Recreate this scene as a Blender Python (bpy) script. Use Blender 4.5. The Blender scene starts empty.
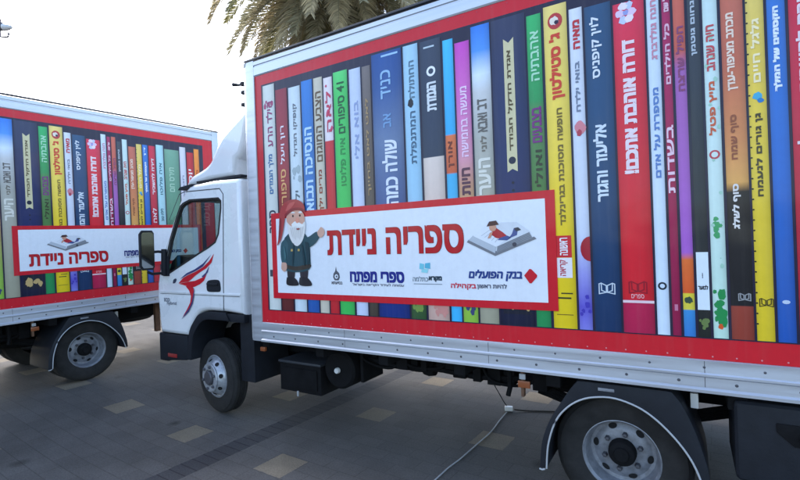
import bpy, bmesh, math, random
from mathutils import Vector, Matrix
from mathutils.geometry import tessellate_polygon, delaunay_2d_cdt
random.seed(7)
SC = bpy.context.scene
COL = SC.collection
PI = math.pi

# ------------------------------------------------------------------ materials
def lin(c):
    return tuple((v/255/12.92 if v/255 <= .04045 else ((v/255+.055)/1.055)**2.4) for v in c)

def mat(name, base=(.5,.5,.5), rough=.5, metal=0., coat=0., noise=0., nscale=8., bump=0., bscale=60., spec=.5, rvar=0., stretch=None):
    m = bpy.data.materials.new(name); m.use_nodes = True
    nt = m.node_tree; b = nt.nodes['Principled BSDF']
    b.inputs['Base Color'].default_value = (*base, 1); b.inputs['Roughness'].default_value = rough
    b.inputs['Metallic'].default_value = metal; b.inputs['Coat Weight'].default_value = coat
    b.inputs['Coat Roughness'].default_value = .06; b.inputs['Specular IOR Level'].default_value = spec
    tc = nt.nodes.new('ShaderNodeTexCoord')
    if noise or rvar:
        n = nt.nodes.new('ShaderNodeTexNoise'); n.inputs['Scale'].default_value = nscale
        n.inputs['Detail'].default_value = 6; n.inputs['Roughness'].default_value = .65
        if stretch:
            mpn = nt.nodes.new('ShaderNodeMapping'); mpn.inputs['Scale'].default_value = stretch
            nt.links.new(tc.outputs['Object'], mpn.inputs[0]); nt.links.new(mpn.outputs[0], n.inputs['Vector'])
        else: nt.links.new(tc.outputs['Object'], n.inputs['Vector'])
        if noise:
            r = nt.nodes.new('ShaderNodeMapRange'); r.inputs[1].default_value = .3; r.inputs[2].default_value = .7
            r.inputs[3].default_value = 1-noise; r.inputs[4].default_value = 1+noise
            mx = nt.nodes.new('ShaderNodeMix'); mx.data_type = 'RGBA'; mx.blend_type = 'MULTIPLY'; mx.inputs[0].default_value = 1
            mx.inputs[6].default_value = (*base, 1)
            nt.links.new(n.outputs['Fac'], r.inputs[0]); nt.links.new(r.outputs[0], mx.inputs[7])
            nt.links.new(mx.outputs[2], b.inputs['Base Color'])
        if rvar:
            r2 = nt.nodes.new('ShaderNodeMapRange'); r2.inputs[1].default_value = .3; r2.inputs[2].default_value = .7
            r2.inputs[3].default_value = max(.02, rough-rvar); r2.inputs[4].default_value = rough+rvar
            nt.links.new(n.outputs['Fac'], r2.inputs[0]); nt.links.new(r2.outputs[0], b.inputs['Roughness'])
    if bump:
        n2 = nt.nodes.new('ShaderNodeTexNoise'); n2.inputs['Scale'].default_value = bscale; n2.inputs['Detail'].default_value = 3
        nt.links.new(tc.outputs['Object'], n2.inputs['Vector'])
        bp = nt.nodes.new('ShaderNodeBump'); bp.inputs['Strength'].default_value = bump; bp.inputs['Distance'].default_value = .01
        nt.links.new(n2.outputs['Fac'], bp.inputs['Height']); nt.links.new(bp.outputs[0], b.inputs['Normal'])
    return m

def ink_mat():
    m = bpy.data.materials.new('printed_vinyl'); m.use_nodes = True
    nt = m.node_tree; b = nt.nodes['Principled BSDF']
    a = nt.nodes.new('ShaderNodeAttribute'); a.attribute_name = 'Ink'
    tc = nt.nodes.new('ShaderNodeTexCoord')
    n = nt.nodes.new('ShaderNodeTexNoise'); n.inputs['Scale'].default_value = 26; n.inputs['Detail'].default_value = 8; n.inputs['Roughness'].default_value = .7
    nt.links.new(tc.outputs['Object'], n.inputs['Vector'])
    r = nt.nodes.new('ShaderNodeMapRange'); r.inputs[1].default_value = .3; r.inputs[2].default_value = .7; r.inputs[3].default_value = .96; r.inputs[4].default_value = 1.03
    mx = nt.nodes.new('ShaderNodeMix'); mx.data_type = 'RGBA'; mx.blend_type = 'MULTIPLY'; mx.inputs[0].default_value = 1
    nt.links.new(n.outputs['Fac'], r.inputs[0]); nt.links.new(a.outputs['Color'], mx.inputs[6]); nt.links.new(r.outputs[0], mx.inputs[7])
    mp = nt.nodes.new('ShaderNodeMapping'); mp.inputs['Scale'].default_value = (14, 1, 1.1); nt.links.new(tc.outputs['Object'], mp.inputs[0])   # rain streaks of dust
    n3 = nt.nodes.new('ShaderNodeTexNoise'); n3.inputs['Scale'].default_value = 1.5; n3.inputs['Detail'].default_value = 5; nt.links.new(mp.outputs[0], n3.inputs['Vector'])
    r3 = nt.nodes.new('ShaderNodeMapRange'); r3.inputs[1].default_value = .5; r3.inputs[2].default_value = .75; r3.inputs[3].default_value = 0; r3.inputs[4].default_value = .06; nt.links.new(n3.outputs['Fac'], r3.inputs[0])
    m3 = nt.nodes.new('ShaderNodeMix'); m3.data_type = 'RGBA'; m3.inputs[7].default_value = (.30,.28,.25,1); nt.links.new(r3.outputs[0], m3.inputs[0]); nt.links.new(mx.outputs[2], m3.inputs[6])
    nt.links.new(m3.outputs[2], b.inputs['Base Color'])
    b.inputs['Roughness'].default_value = .45; b.inputs['Specular IOR Level'].default_value = .18; b.inputs['Coat Weight'].default_value = .34; b.inputs['Coat IOR'].default_value = 1.5; b.inputs['Coat Roughness'].default_value = .12
    n2 = nt.nodes.new('ShaderNodeTexNoise'); n2.inputs['Scale'].default_value = 2.2; n2.inputs['Detail'].default_value = 2
    nt.links.new(tc.outputs['Object'], n2.inputs['Vector'])
    bp = nt.nodes.new('ShaderNodeBump'); bp.inputs['Strength'].default_value = .3; bp.inputs['Distance'].default_value = .03
    nt.links.new(n2.outputs['Fac'], bp.inputs['Height']); nt.links.new(bp.outputs[0], b.inputs['Normal'])
    nt.links.new(bp.outputs[0], b.inputs['Coat Normal'])
    return m

INK = ink_mat()
M = dict(
    paint=mat('white_truck_paint', (.78,.79,.80), .28, 0, .8, .04, 3, rvar=.05),
    alu=mat('brushed_aluminium', (.52,.55,.60), .42, .65, 0, .10, 1., .03, 60, rvar=.14, stretch=(1.2,20,26)),
    gutter=mat('dark_gutter', (.03,.03,.04), .5),
    rubber=mat('black_rubber', (.014,.013,.0125), .85, 0, 0, .5, 9, .15, 60),
    plastic=mat('black_plastic', (.010,.012,.017), .62, 0, 0, .2, 10, .06, 80, spec=.3),
    chassis=mat('chassis_black', (.006,.006,.007), .85, 0, 0, .4, 9, spec=.2),
    rim=mat('silver_rim_paint', (.235,.245,.27), .5, .4, 0, .3, 22, rvar=.1),
    chrome=mat('silver_steel_rim', (.42,.435,.46), .42, .5, 0, .3, 25, rvar=.1),
    dark=mat('dark_hole', (.008,.008,.009), .9),
    amber=mat('amber_lens', (.26,.07,.02), .35, 0, .5),
    redlens=mat('red_lens', (.30,.02,.02), .3, 0, .4),
    white=mat('white_plastic', (.7,.7,.68), .4),
    rust=mat('rusty_steel', (.13,.065,.035), .8, 0, 0, .35, 20),
    seat=mat('seat_fabric', (.035,.035,.04), .9, 0, 0, .2, 30),
    mirror=mat('mirror_glass', (.28,.30,.31), .08, 1.),
    greytank=mat('grey_steel', (.045,.05,.06), .5, .2, 0, .15, 10),
    lampmetal=mat('lamp_grey_metal', (.08,.08,.09), .5, .3),
    lampglass=mat('lamp_diffuser', (.6,.6,.6), .35),
    cord_w=mat('white_cord', (.27,.28,.30), .6, 0, 0, .1, 30),
    trim=mat('pale_trim', (.40,.41,.42), .4),
    gap=mat('seam_and_crease_shade', (.05,.055,.06), .7),
)
def glass():
    m = bpy.data.materials.new('window_glass'); m.use_nodes = True
    nt = m.node_tree; nt.nodes.remove(nt.nodes['Principled BSDF'])
    out = nt.nodes['Material Output']
    t = nt.nodes.new('ShaderNodeBsdfTransparent'); t.inputs[0].default_value = (.68,.75,.74,1)
    g = nt.nodes.new('ShaderNodeBsdfGlossy'); g.inputs['Roughness'].default_value = .02
    lw = nt.nodes.new('ShaderNodeLayerWeight'); lw.inputs[0].default_value = .5
    p5 = nt.nodes.new('ShaderNodeMath'); p5.operation = 'POWER'; p5.inputs[1].default_value = 5; nt.links.new(lw.outputs['Facing'], p5.inputs[0])
    f = nt.nodes.new('ShaderNodeMath'); f.operation = 'MULTIPLY_ADD'; f.inputs[1].default_value = .9; f.inputs[2].default_value = .045; nt.links.new(p5.outputs[0], f.inputs[0])
    x = nt.nodes.new('ShaderNodeMixShader')
    nt.links.new(f.outputs[0], x.inputs[0]); nt.links.new(t.outputs[0], x.inputs[1]); nt.links.new(g.outputs[0], x.inputs[2])
    nt.links.new(x.outputs[0], out.inputs[0])
    return m
M['glass'] = glass()

# ------------------------------------------------------------------ mesh builder
class MB:
    def __init__(s): s.v = []; s.f = []; s.mi = []; s.c = []
    def face(s, pts, mi=0, col=(1,1,1)):
        i = len(s.v); s.v += [tuple(p) for p in pts]; s.f.append(list(range(i, i+len(pts)))); s.mi.append(mi)
        s.c.append(col if isinstance(col, list) else [col]*len(pts))
    def mesh(s, vs, fs, mi=0, col=(1,1,1)):
        i = len(s.v); s.v += [tuple(p) for p in vs]
        for f in fs: s.f.append([i+k for k in f]); s.mi.append(mi); s.c.append([col]*len(f))
    def box(s, x0, x1, y0, y1, z0, z1, mi=0, col=(1,1,1)):
        vs = [(x,y,z) for z in (z0,z1) for y in (y0,y1) for x in (x0,x1)]
        s.mesh(vs, [(0,2,3,1),(4,5,7,6),(0,1,5,4),(2,6,7,3),(0,4,6,2),(1,3,7,5)], mi, col)
    def prism(s, poly, n0, n1, mi=0, col=(1,1,1)):       # poly in (u,z), extruded along n
        k = len(poly)
        area = sum(poly[i][0]*poly[(i+1)%k][1]-poly[(i+1)%k][0]*poly[i][1] for i in range(k))
        if area < 0: poly = poly[::-1]
        vs = [(p[0], n0, p[1]) for p in poly] + [(p[0], n1, p[1]) for p in poly]
        fs = [(i, i+k, (i+1)%k+k, (i+1)%k) for i in range(k)]
        tri = tessellate_polygon([[Vector((p[0],p[1],0)) for p in poly]])
        def ori(t):
            a,b,c = (poly[q] for q in t)
            return t if (b[0]-a[0])*(c[1]-a[1])-(b[1]-a[1])*(c[0]-a[0]) > 0 else (t[0],t[2],t[1])
        tri = [ori(t) for t in tri]
        fs += [tuple(t) for t in tri] + [(t[0]+k, t[2]+k, t[1]+k) for t in tri]
        fs = [f if i < k else f for i, f in enumerate(fs)]
        s.mesh(vs, fs, mi, col)
    def flat(s, poly, n, mi=0, col=(1,1,1)):             # flat polygon facing -n
        tri = tessellate_polygon([[Vector((p[0],p[1],0)) for p in poly]])
        fs = []
        for t in tri:
            a,b,c = (poly[q] for q in t)
            fs.append(tuple(t) if (b[0]-a[0])*(c[1]-a[1])-(b[1]-a[1])*(c[0]-a[0]) > 0 else (t[0],t[2],t[1]))
        s.mesh([(p[0], n, p[1]) for p in poly], fs, mi, col)
    def disc(s, cu, cz, r, n, mi=0, col=(1,1,1), k=20, ry=None):
        ry = ry or r
        s.flat([(cu+r*math.cos(2*PI*i/k), cz+ry*math.sin(2*PI*i/k)) for i in range(k)], n, mi, col)
    def lathe(s, prof, c, axis='y', k=48, mi=0, close=False):   # prof [(r, a)], a along the axis
        vs = []
        for r, a in prof:
            for i in range(k):
                t = 2*PI*i/k; p, q = r*math.cos(t), r*math.sin(t)
                d = {'y':(p, a, q), 'x':(a, p, q), 'z':(p, q, a)}[axis]
                vs.append((c[0]+d[0], c[1]+d[1], c[2]+d[2]))
        fs = []
        for j in range(len(prof)-1):
            for i in range(k):
                fs.append((j*k+i, j*k+(i+1)%k, (j+1)*k+(i+1)%k, (j+1)*k+i))
        s.mesh(vs, fs, mi)
    def tube(s, path, r, k=10, mi=0, cap=True):
        path = [Vector(p) for p in path]; vs = []; n = len(path)
        for i, p in enumerate(path):
            d = (path[min(i+1,n-1)]-path[max(i-1,0)]).normalized()
            up = Vector((0,0,1)) if abs(d.z) < .9 else Vector((1,0,0))
            a = d.cross(up).normalized(); b = a.cross(d)
            rr = r[i] if isinstance(r, (list, tuple)) else r
            for j in range(k):
                t = 2*PI*j/k; vs.append(p + a*(rr*math.cos(t)) + b*(rr*math.sin(t)))
        fs = [(i*k+j, i*k+(j+1)%k, (i+1)*k+(j+1)%k, (i+1)*k+j) for i in range(n-1) for j in range(k)]
        if cap: fs += [tuple(range(k)), tuple((n-1)*k+j for j in range(k))[::-1]]
        s.mesh(vs, fs, mi)
    def build(s, name, mats, parent=None, bevel=0, seg=2, smooth=35, recalc=False, flat_sides=False):
        me = bpy.data.meshes.new(name)
        me.from_pydata(s.v, [], s.f)
        if not isinstance(mats, (list, tuple)): mats = [mats]
        for m in mats: me.materials.append(m)
        me.polygons.foreach_set('material_index', s.mi)
        if any(m is INK for m in mats):
            at = me.color_attributes.new('Ink', 'FLOAT_COLOR', 'CORNER')
            buf = []
            for cs in s.c:
                for c in cs: buf += [c[0], c[1], c[2], 1]
            at.data.foreach_set('color', buf)
        bm = bmesh.new(); bm.from_mesh(me)
        if recalc or bevel: 
            bmesh.ops.remove_doubles(bm, verts=bm.verts, dist=1e-5)
            bmesh.ops.recalc_face_normals(bm, faces=bm.faces)
        if bevel:
            es = [e for e in bm.edges if len(e.link_faces) == 2 and e.calc_face_angle(0) > math.radians(40)]
            bmesh.ops.bevel(bm, geom=es, offset=bevel, segments=seg, affect='EDGES', profile=.6, clamp_overlap=True)
        if smooth:
            for f in bm.faces: f.smooth = True
            for e in bm.edges:
                e.smooth = not (len(e.link_faces) == 2 and e.calc_face_angle(0) > math.radians(smooth))
        if flat_sides:
            for f in bm.faces:
                if abs(f.normal.y) > .999: f.smooth = False
        bm.to_mesh(me); bm.free()
        o = bpy.data.objects.new(name, me); COL.objects.link(o)
        if parent: o.parent = parent
        return o

def catmull(pts, n=8, closed=False):
    P = [Vector(p) for p in pts]; out = []; k = len(P)
    for i in range(k if closed else k-1):
        a = P[(i-1)%k] if closed else P[max(i-1,0)]; b = P[i]; c = P[(i+1)%k]; d = P[(i+2)%k] if closed else P[min(i+2,k-1)]
        for j in range(n):
            t = j/n
            out.append(.5*((2*b)+(c-a)*t+(2*a-5*b+4*c-d)*t*t+(3*b-a-3*c+d)*t**3))
    if not closed: out.append(P[-1])
    return out
def smooth2(pts, n=5): return [(p.x, p.y) for p in catmull([(a,b,0) for a,b in pts], n)]

def tag(o, label=None, cat=None, group=None, kind=None):
    if label: o['label'] = label
    if cat: o['category'] = cat
    if group: o['group'] = group
    if kind: o['kind'] = kind
    return o
def empty(name, loc, rot=(0,0,0)):
    o = bpy.data.objects.new(name, None); COL.objects.link(o); o.location = loc; o.rotation_euler = rot; o.empty_display_size = .3
    return o
def copy_tree(o, parent=None, skip=()):
    c = o.copy(); COL.objects.link(c)
    if parent: c.parent = parent
    for ch in list(o.children):
        if ch not in skip: copy_tree(ch, c, skip)
    return c

# ------------------------------------------------------------------ lettering
_tc = {}
def is_rtl(s): return any('\u0590' <= ch <= '\u05ff' for ch in s)
def glyphs(s):
    if s in _tc: return _tc[s]
    body = s
    if is_rtl(s):
        sw = {'(':')', ')':'('}
        body = ''.join(sw.get(ch, ch) for ch in reversed(s))
    cu = bpy.data.curves.new('lettering', 'FONT'); cu.body = body; cu.size = 1; cu.fill_mode = 'NONE'; cu.resolution_u = 4
    o = bpy.data.objects.new('lettering', cu); COL.objects.link(o)
    bpy.context.view_layer.update()
    me = bpy.data.meshes.new_from_object(o.evaluated_get(bpy.context.evaluated_depsgraph_get()))
    E_ = [tuple(e.vertices) for e in me.edges]; C_ = [(v.co.x, v.co.y) for v in me.vertices]
    ov, _, fs, *_r = delaunay_2d_cdt([Vector(c) for c in C_], E_, [], 0, 1e-5)
    vs = [(v.x, v.y) for v in ov]
    def inside(f):                                        # even-odd test of the triangle's centre against the outlines
        x = sum(vs[i][0] for i in f)/len(f); y = sum(vs[i][1] for i in f)/len(f); odd = False
        for a, b in E_:
            (xa, ya), (xb, yb) = C_[a], C_[b]
            if (ya > y) != (yb > y) and x < xa+(y-ya)*(xb-xa)/(yb-ya): odd = not odd
        return odd
    fs = [tuple(f) for f in fs if inside(f)]
    bpy.data.objects.remove(o); bpy.data.curves.remove(cu); bpy.data.meshes.remove(me)
    x0 = min(v[0] for v in vs); x1 = max(v[0] for v in vs); y0 = min(v[1] for v in vs); y1 = max(v[1] for v in vs)
    vs = [((a-x0)/(x1-x0), (b-y0)/(y1-y0)) for a, b in vs]
    _tc[s] = (vs, fs, (x1-x0)/(y1-y0)); return _tc[s]
def put_text(mb, s, n, u0, u1, z0, z1, col, bold=0., rot=False, slant=0., mi=0):
    """fills the rectangle u0..u1, z0..z1 on the plane n; rot: first Hebrew letter at the top"""
    vs, fs, asp = glyphs(s)
    offs = [(0,0)] if not bold else [(0,0),(bold,bold),(-bold,bold),(bold,-bold),(-bold,-bold)]
    for k, (ox, oz) in enumerate(offs):
        if rot: P = [(u1-y*(u1-u0)+ox, n-k*.00015, z0+x*(z1-z0)+oz) for x, y in vs]
        else: P = [(u0+(x+slant*(y-.5))*(u1-u0)+ox, n-k*.00015, z0+y*(z1-z0)+oz) for x, y in vs]
        f2 = []
        for f in fs:
            a, b, c = P[f[0]], P[f[1]], P[f[2]]
            cr = (b[0]-a[0])*(c[2]-a[2])-(b[2]-a[2])*(c[0]-a[0])
            f2.append(f if cr > 0 else f[::-1])
        mb.mesh(P, f2, mi, col)

# ------------------------------------------------------------------ world, light, camera
FIT = dict(xr=-1.4133, yr=4.3816, ar=-.5479, tR=.0078, xl=-5.6564, yl=3.3359, al=.9856, tL=.0183, zL=.0256)
SUN_AZ, SUN_EL = math.radians(-42), math.radians(40)
w = bpy.data.worlds.new('World'); SC.world = w; w.use_nodes = True
nt = w.node_tree; bg = nt.nodes['Background']
sk = nt.nodes.new('ShaderNodeTexSky'); sk.sky_type = 'NISHITA'; sk.sun_disc = False
sk.sun_elevation = SUN_EL; sk.sun_rotation = SUN_AZ; sk.air_density = 1.0; sk.dust_density = 1.8; sk.ozone_density = 1.0
nt.links.new(sk.outputs[0], bg.inputs[0]); bg.inputs[1].default_value = .13
sl = bpy.data.lights.new('sun', 'SUN'); sl.energy = .5; sl.angle = math.radians(20); sl.color = (1,.94,.85)
so = bpy.data.objects.new('sun', sl); COL.objects.link(so)
sd = Vector((math.sin(SUN_AZ)*math.cos(SUN_EL), math.cos(SUN_AZ)*math.cos(SUN_EL), math.sin(SUN_EL)))
so.rotation_euler = sd.to_track_quat('Z', 'Y').to_euler(); so.location = sd*60
cd = bpy.data.cameras.new('camera'); cd.sensor_width = 36; cd.lens = 36*469.97/800; cd.clip_end = 6000; cd.clip_start = .05
cam = bpy.data.objects.new('camera', cd); COL.objects.link(cam); SC.camera = cam
cam.matrix_world = Matrix.Translation((0,0,1.7597)) @ Matrix.Rotation(PI/2-.0006, 4, 'X') @ Matrix.Rotation(-.0279, 4, 'Z')
SC.view_settings.view_transform = 'Standard'; SC.view_settings.look = 'None'; SC.view_settings.gamma = 1
SC.view_settings.use_curve_mapping = False; SC.view_settings.exposure = 2.2

# ------------------------------------------------------------------ ground
def to_uv(x, y):
    dx, dy = x-FIT['xr'], y-FIT['yr']; c, s = math.cos(FIT['ar']), math.sin(FIT['ar'])
    return dx*c+dy*s, -dx*s+dy*c
def from_uv(u, n):
    c, s = math.cos(FIT['ar']), math.sin(FIT['ar'])
    return FIT['xr']+u*c-n*s, FIT['yr']+u*s+n*c
def gz(x, y):
    u, n = to_uv(x, y)
    a = .0078*min(max(u,-.7),8); b = .083+.0183*min(max(n,-4),4)
    t = min(max((-.7-u)/2.3,0),1); t = t*t*(3-2*t)
    return a*(1-t)+b*t
ax = [-3000,-500,-120,-60,-35] + [-25+.5*i for i in range(101)] + [35,60,120,500,3000]
gv = [(x, y, gz(x,y)) for y in ax for x in ax]; K = len(ax)
gf = [(j*K+i, j*K+i+1, (j+1)*K+i+1, (j+1)*K+i) for j in range(K-1) for i in range(K-1)]
gm = bpy.data.meshes.new('pavement'); gm.from_pydata(gv, [], gf)
uvl = gm.uv_layers.new(name='grid')
for lp in gm.loops:
    x, y, _ = gv[lp.vertex_index]; u, n = to_uv(x, y); du, dn = u-.71, n+.35
    uvl.data[lp.index].uv = (du-.05*dn, .05*du+dn)
for p in gm.polygons: p.use_smooth = True
go = bpy.data.objects.new('pavement', gm); COL.objects.link(go); tag(go, kind='structure')
def pave_mat():
    m = bpy.data.materials.new('concrete_pavers'); m.use_nodes = True; nt = m.node_tree; L = nt.links.new
    b = nt.nodes['Principled BSDF']; N = nt.nodes.new
    uv = N('ShaderNodeUVMap'); uv.uv_map = 'grid'
    sp = N('ShaderNodeSeparateXYZ'); L(uv.outputs[0], sp.inputs[0])
    def mth(op, a, v=None):
        n = N('ShaderNodeMath'); n.operation = op
        for i, q in enumerate((a, v)):
            if q is None: continue
            if isinstance(q, (int, float)): n.inputs[i].default_value = q
            else: L(q, n.inputs[i])
        return n.outputs[0]
    def near(src, per, off, half):
        t = mth('DIVIDE', mth('SUBTRACT', src, off), per); f = mth('FRACT', mth('ADD', t, .5))
        return mth('LESS_THAN', mth('MULTIPLY', mth('ABSOLUTE', mth('SUBTRACT', f, .5)), per), half)
    nz = N('ShaderNodeTexNoise'); nz.inputs['Scale'].default_value = 3; nz.inputs['Detail'].default_value = 9; nz.inputs['Roughness'].default_value = .7; L(uv.outputs[0], nz.inputs['Vector'])
    big = N('ShaderNodeTexNoise'); big.inputs['Scale'].default_value = .55; big.inputs['Detail'].default_value = 5; big.inputs['Roughness'].default_value = .6; L(uv.outputs[0], big.inputs['Vector'])
    wob = N('ShaderNodeTexNoise'); wob.inputs['Scale'].default_value = 14; L(uv.outputs[0], wob.inputs['Vector'])
    a = mth('ADD', sp.outputs[0], mth('MULTIPLY', mth('SUBTRACT', wob.outputs['Fac'], .5), .02))
    c = mth('ADD', sp.outputs[1], mth('MULTIPLY', mth('SUBTRACT', wob.outputs['Fac'], .5), .02))
    tile = mth('MULTIPLY', near(a, 1.25, 0, .15), near(c, 1.25, 0, .15))
    band = near(a, 7.5, -.62, .115)
    br = N('ShaderNodeTexBrick'); br.inputs['Color1'].default_value = (.112,.104,.096,1); br.inputs['Color2'].default_value = (.098,.091,.085,1); br.inputs['Mortar'].default_value = (.076,.070,.064,1)
    br.inputs['Scale'].default_value = 1; br.inputs['Brick Width'].default_value = .3125; br.inputs['Row Height'].default_value = .15625; br.inputs['Mortar Size'].default_value = .004; br.inputs['Mortar Smooth'].default_value = .5; br.inputs['Bias'].default_value = 0
    L(uv.outputs[0], br.inputs['Vector'])
    def mix(fac, A, B, mode='MIX'):
        n = N('ShaderNodeMix'); n.data_type = 'RGBA'; n.blend_type = mode
        for i, q in ((0, fac), (6, A), (7, B)):
            if isinstance(q, (int, float)): n.inputs[i].default_value = q
            elif isinstance(q, tuple): n.inputs[i].default_value = (*q, 1)
            else: L(q, n.inputs[i])
        return n.outputs[2]
    def rng(src, lo, hi, a0=.3, a1=.7):
        r = N('ShaderNodeMapRange'); r.inputs[1].default_value = a0; r.inputs[2].default_value = a1; r.inputs[3].default_value = lo; r.inputs[4].default_value = hi; L(src, r.inputs[0]); return r.outputs[0]
    br2 = N('ShaderNodeTexBrick'); br2.inputs['Color1'].default_value = (.064,.061,.062,1); br2.inputs['Color2'].default_value = (.055,.053,.055,1); br2.inputs['Mortar'].default_value = (.030,.029,.030,1)
    br2.inputs['Scale'].default_value = 1; br2.inputs['Brick Width'].default_value = .24; br2.inputs['Row Height'].default_value = .10; br2.inputs['Mortar Size'].default_value = .005; br2.offset = 0
    mp = N('ShaderNodeMapping'); mp.inputs['Location'].default_value = (.5, 0, 0); L(uv.outputs[0], mp.inputs[0]); L(mp.outputs[0], br2.inputs['Vector'])
    col = mix(band, br.outputs['Color'], br2.outputs['Color'])
    col = mix(tile, col, (.20,.165,.12))
    col = mix(1., col, rng(nz.outputs['Fac'], .80, 1.16), 'MULTIPLY')
    fine = N('ShaderNodeTexNoise'); fine.inputs['Scale'].default_value = 70; fine.inputs['Detail'].default_value = 4; fine.inputs['Roughness'].default_value = .8; L(uv.outputs[0], fine.inputs['Vector'])
    col = mix(1., col, rng(fine.outputs['Fac'], .72, 1.28), 'MULTIPLY')
    col = mix(1., col, rng(big.outputs['Fac'], .66, 1.22), 'MULTIPLY')
    # old oil drips and tyre dust
    vo = N('ShaderNodeTexVoronoi'); vo.inputs['Scale'].default_value = 1.1; L(uv.outputs[0], vo.inputs['Vector'])
    spot = rng(mth('ADD', vo.outputs['Distance'], mth('MULTIPLY', nz.outputs['Fac'], .12)), .45, 1., .085, .16)
    col = mix(1., col, spot, 'MULTIPLY')
    L(col, b.inputs['Base Color']); L(rng(nz.outputs['Fac'], .65, .95), b.inputs['Roughness']); b.inputs['Specular IOR Level'].default_value = .1
    h = mth('ADD', mth('MULTIPLY', br.outputs['Fac'], -.5), mth('MULTIPLY', nz.outputs['Fac'], .35))
    bp = N('ShaderNodeBump'); bp.inputs['Strength'].default_value = .35; bp.inputs['Distance'].default_value = .006; L(h, bp.inputs['Height']); L(bp.outputs[0], b.inputs['Normal'])
    return m
gm.materials.append(pave_mat())

# ------------------------------------------------------------------ truck
R_ROOT = empty('library_truck', (FIT['xr'], FIT['yr'], 0), (0, -FIT['tR'], FIT['ar']))
tag(R_ROOT, 'white cab truck in front with book spine wrap and gnome on its long sign', 'truck', 'mobile library trucks')
W = 2.2; LEN = 5.128
ZB, ZR0, ZR1, ZT = .868, 1.044, 3.282, 3.43

# --- cargo box
mb = MB(); mb.box(.02, LEN-.02, .002, W-.002, ZB+.01, ZT-.01)
box = mb.build('cargo_box', M['paint'], R_ROOT, bevel=.01)
def post(u0, u1, front):
    m = MB(); r = .07; pr = []
    if front:
        pr = [(u1, -.012)] + [(u0+r-r*math.sin(t*PI/2/6), -.012+r-r*math.cos(t*PI/2/6)) for t in range(7)] + [(u0, .16), (u1, .16)]
    else:
        pr = [(u0, .16), (u0, -.012)] + [(u1-r+r*math.sin(t*PI/2/6), -.012+r-r*math.cos(t*PI/2/6)) for t in range(7)] + [(u1, .16)]
    k = len(pr)
    m.mesh([(a, b, ZB) for a, b in pr]+[(a, b, ZT) for a, b in pr],
           [(i, (i+1)%k, (i+1)%k+k, i+k) for i in range(k)]+[tuple(range(k))[::-1], tuple(range(k, 2*k))])
    return m.build('corner_post', M['alu'], box, recalc=True)
post(0, .168, True); post(4.978, LEN, False)
# rubber line along the front post and corner cap
mb = MB(); mb.box(.1695, .1745, -.014, .0, ZR0, ZR1); mb.build('post_seal', M['trim'], box)
mb = MB(); mb.lathe([(.001,-.05),(.045,-.045),(.062,-.015),(.065,.02)], (.06,.05,ZT-.02), 'z', 20)
mb.build('corner_cap', M['trim'], box, recalc=True)
# top rail with gutter
mb = MB()
pr = [(-.006,ZR1+.001),(-.012,ZR1+.012),(-.012,ZR1+.085),(-.006,ZR1+.09),(-.006,ZR1+.098),(-.013,ZR1+.104),(-.013,ZT-.012),(.02,ZT+.004),(.02,ZR1+.001)]
def sweep_u(pr, u0, u1, m, mi=0):
    k = len(pr)
    m.mesh([(u0,a,b) for a,b in pr]+[(u1,a,b) for a,b in pr], [(i,(i+1)%k,(i+1)%k+k,i+k) for i in range(k)]+[tuple(range(k)), tuple(range(k,2*k))[::-1]], mi)
sweep_u(pr, .17, 4.976, mb); mb.build('top_rail', M['alu'], box, recalc=True, smooth=25)
mb = MB(); mb.box(.05, LEN-.02, -.02, .02, ZT+.005, ZT+.022); mb.build('roof_gutter', M['gutter'], box, bevel=.004)
# bottom rail
mb = MB()
pr = [(-.006,ZR0-.001),(-.013,ZR0-.006),(-.013,ZB+.105),(-.022,ZB+.098),(-.022,ZB+.088),(-.013,ZB+.080),(-.013,ZB+.026),(-.026,ZB+.016),(-.026,ZB),(.05,ZB),(.05,ZR0-.001)]
sweep_u(pr, .17, 4.976, mb)
k = 0; u = .32
while u < 4.95:
    mb.lathe([(.0005,-.0045),(.006,-.003),(.0085,0)], (u, -.013, ZB+.053), 'y', 8, 1); mb.lathe([(.0005,-.004),(.005,-.002),(.007,0)], (u+.12, -.013, ZB+.135), 'y', 8, 1); u += .26
for uu in (1.12, 2.34, 3.56, 4.78): mb.box(uu, uu+.003, -.0135, -.010, ZB+.028, ZR0-.008, 1)
mb.build('bottom_rail', [M['alu'], M['lampmetal']], box, recalc=True, smooth=25)
# small marker fittings on the front wall of the box
mb = MB()
mb.tube([(.0,.05,3.265),(-.09,.03,3.272),(-.15,.02,3.285)], [.012,.012,.02], 8); mb.box(-.045,.0,.01,.05,3.25,3.285); 
mb.build('marker_bracket', M['plastic'], box, bevel=.004)
for z in (3.185, 3.07):
    mb = MB(); mb.box(-.038,.018,.01,.055,z-.016,z+.016); mb.build('marker_lamp', M['plastic'], box, bevel=.005)

# --- printed side
RED = lin((205,28,42)); DARK = lin((38,34,58)); WHITE = lin((228,232,238))
mb = MB(); mb.box(.1755, 4.976, -.004, .001, ZR0, ZR1, 0, RED)
mb.flat([(.256,1.156),(4.812,1.156),(4.812,3.19),(.256,3.19)], -.0055, 0, DARK)
u = .24
while u < 4.94:                                         # rivet heads through the wrap
    mb.disc(u, ZR0+.018, .0045, -.006, 0, lin((215,130,135)), 8); mb.disc(u, ZR1-.02, .0045, -.006, 0, lin((190,60,75)), 8); u += .105
gra = mb.build('side_graphic', INK, R_ROOT)

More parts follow.
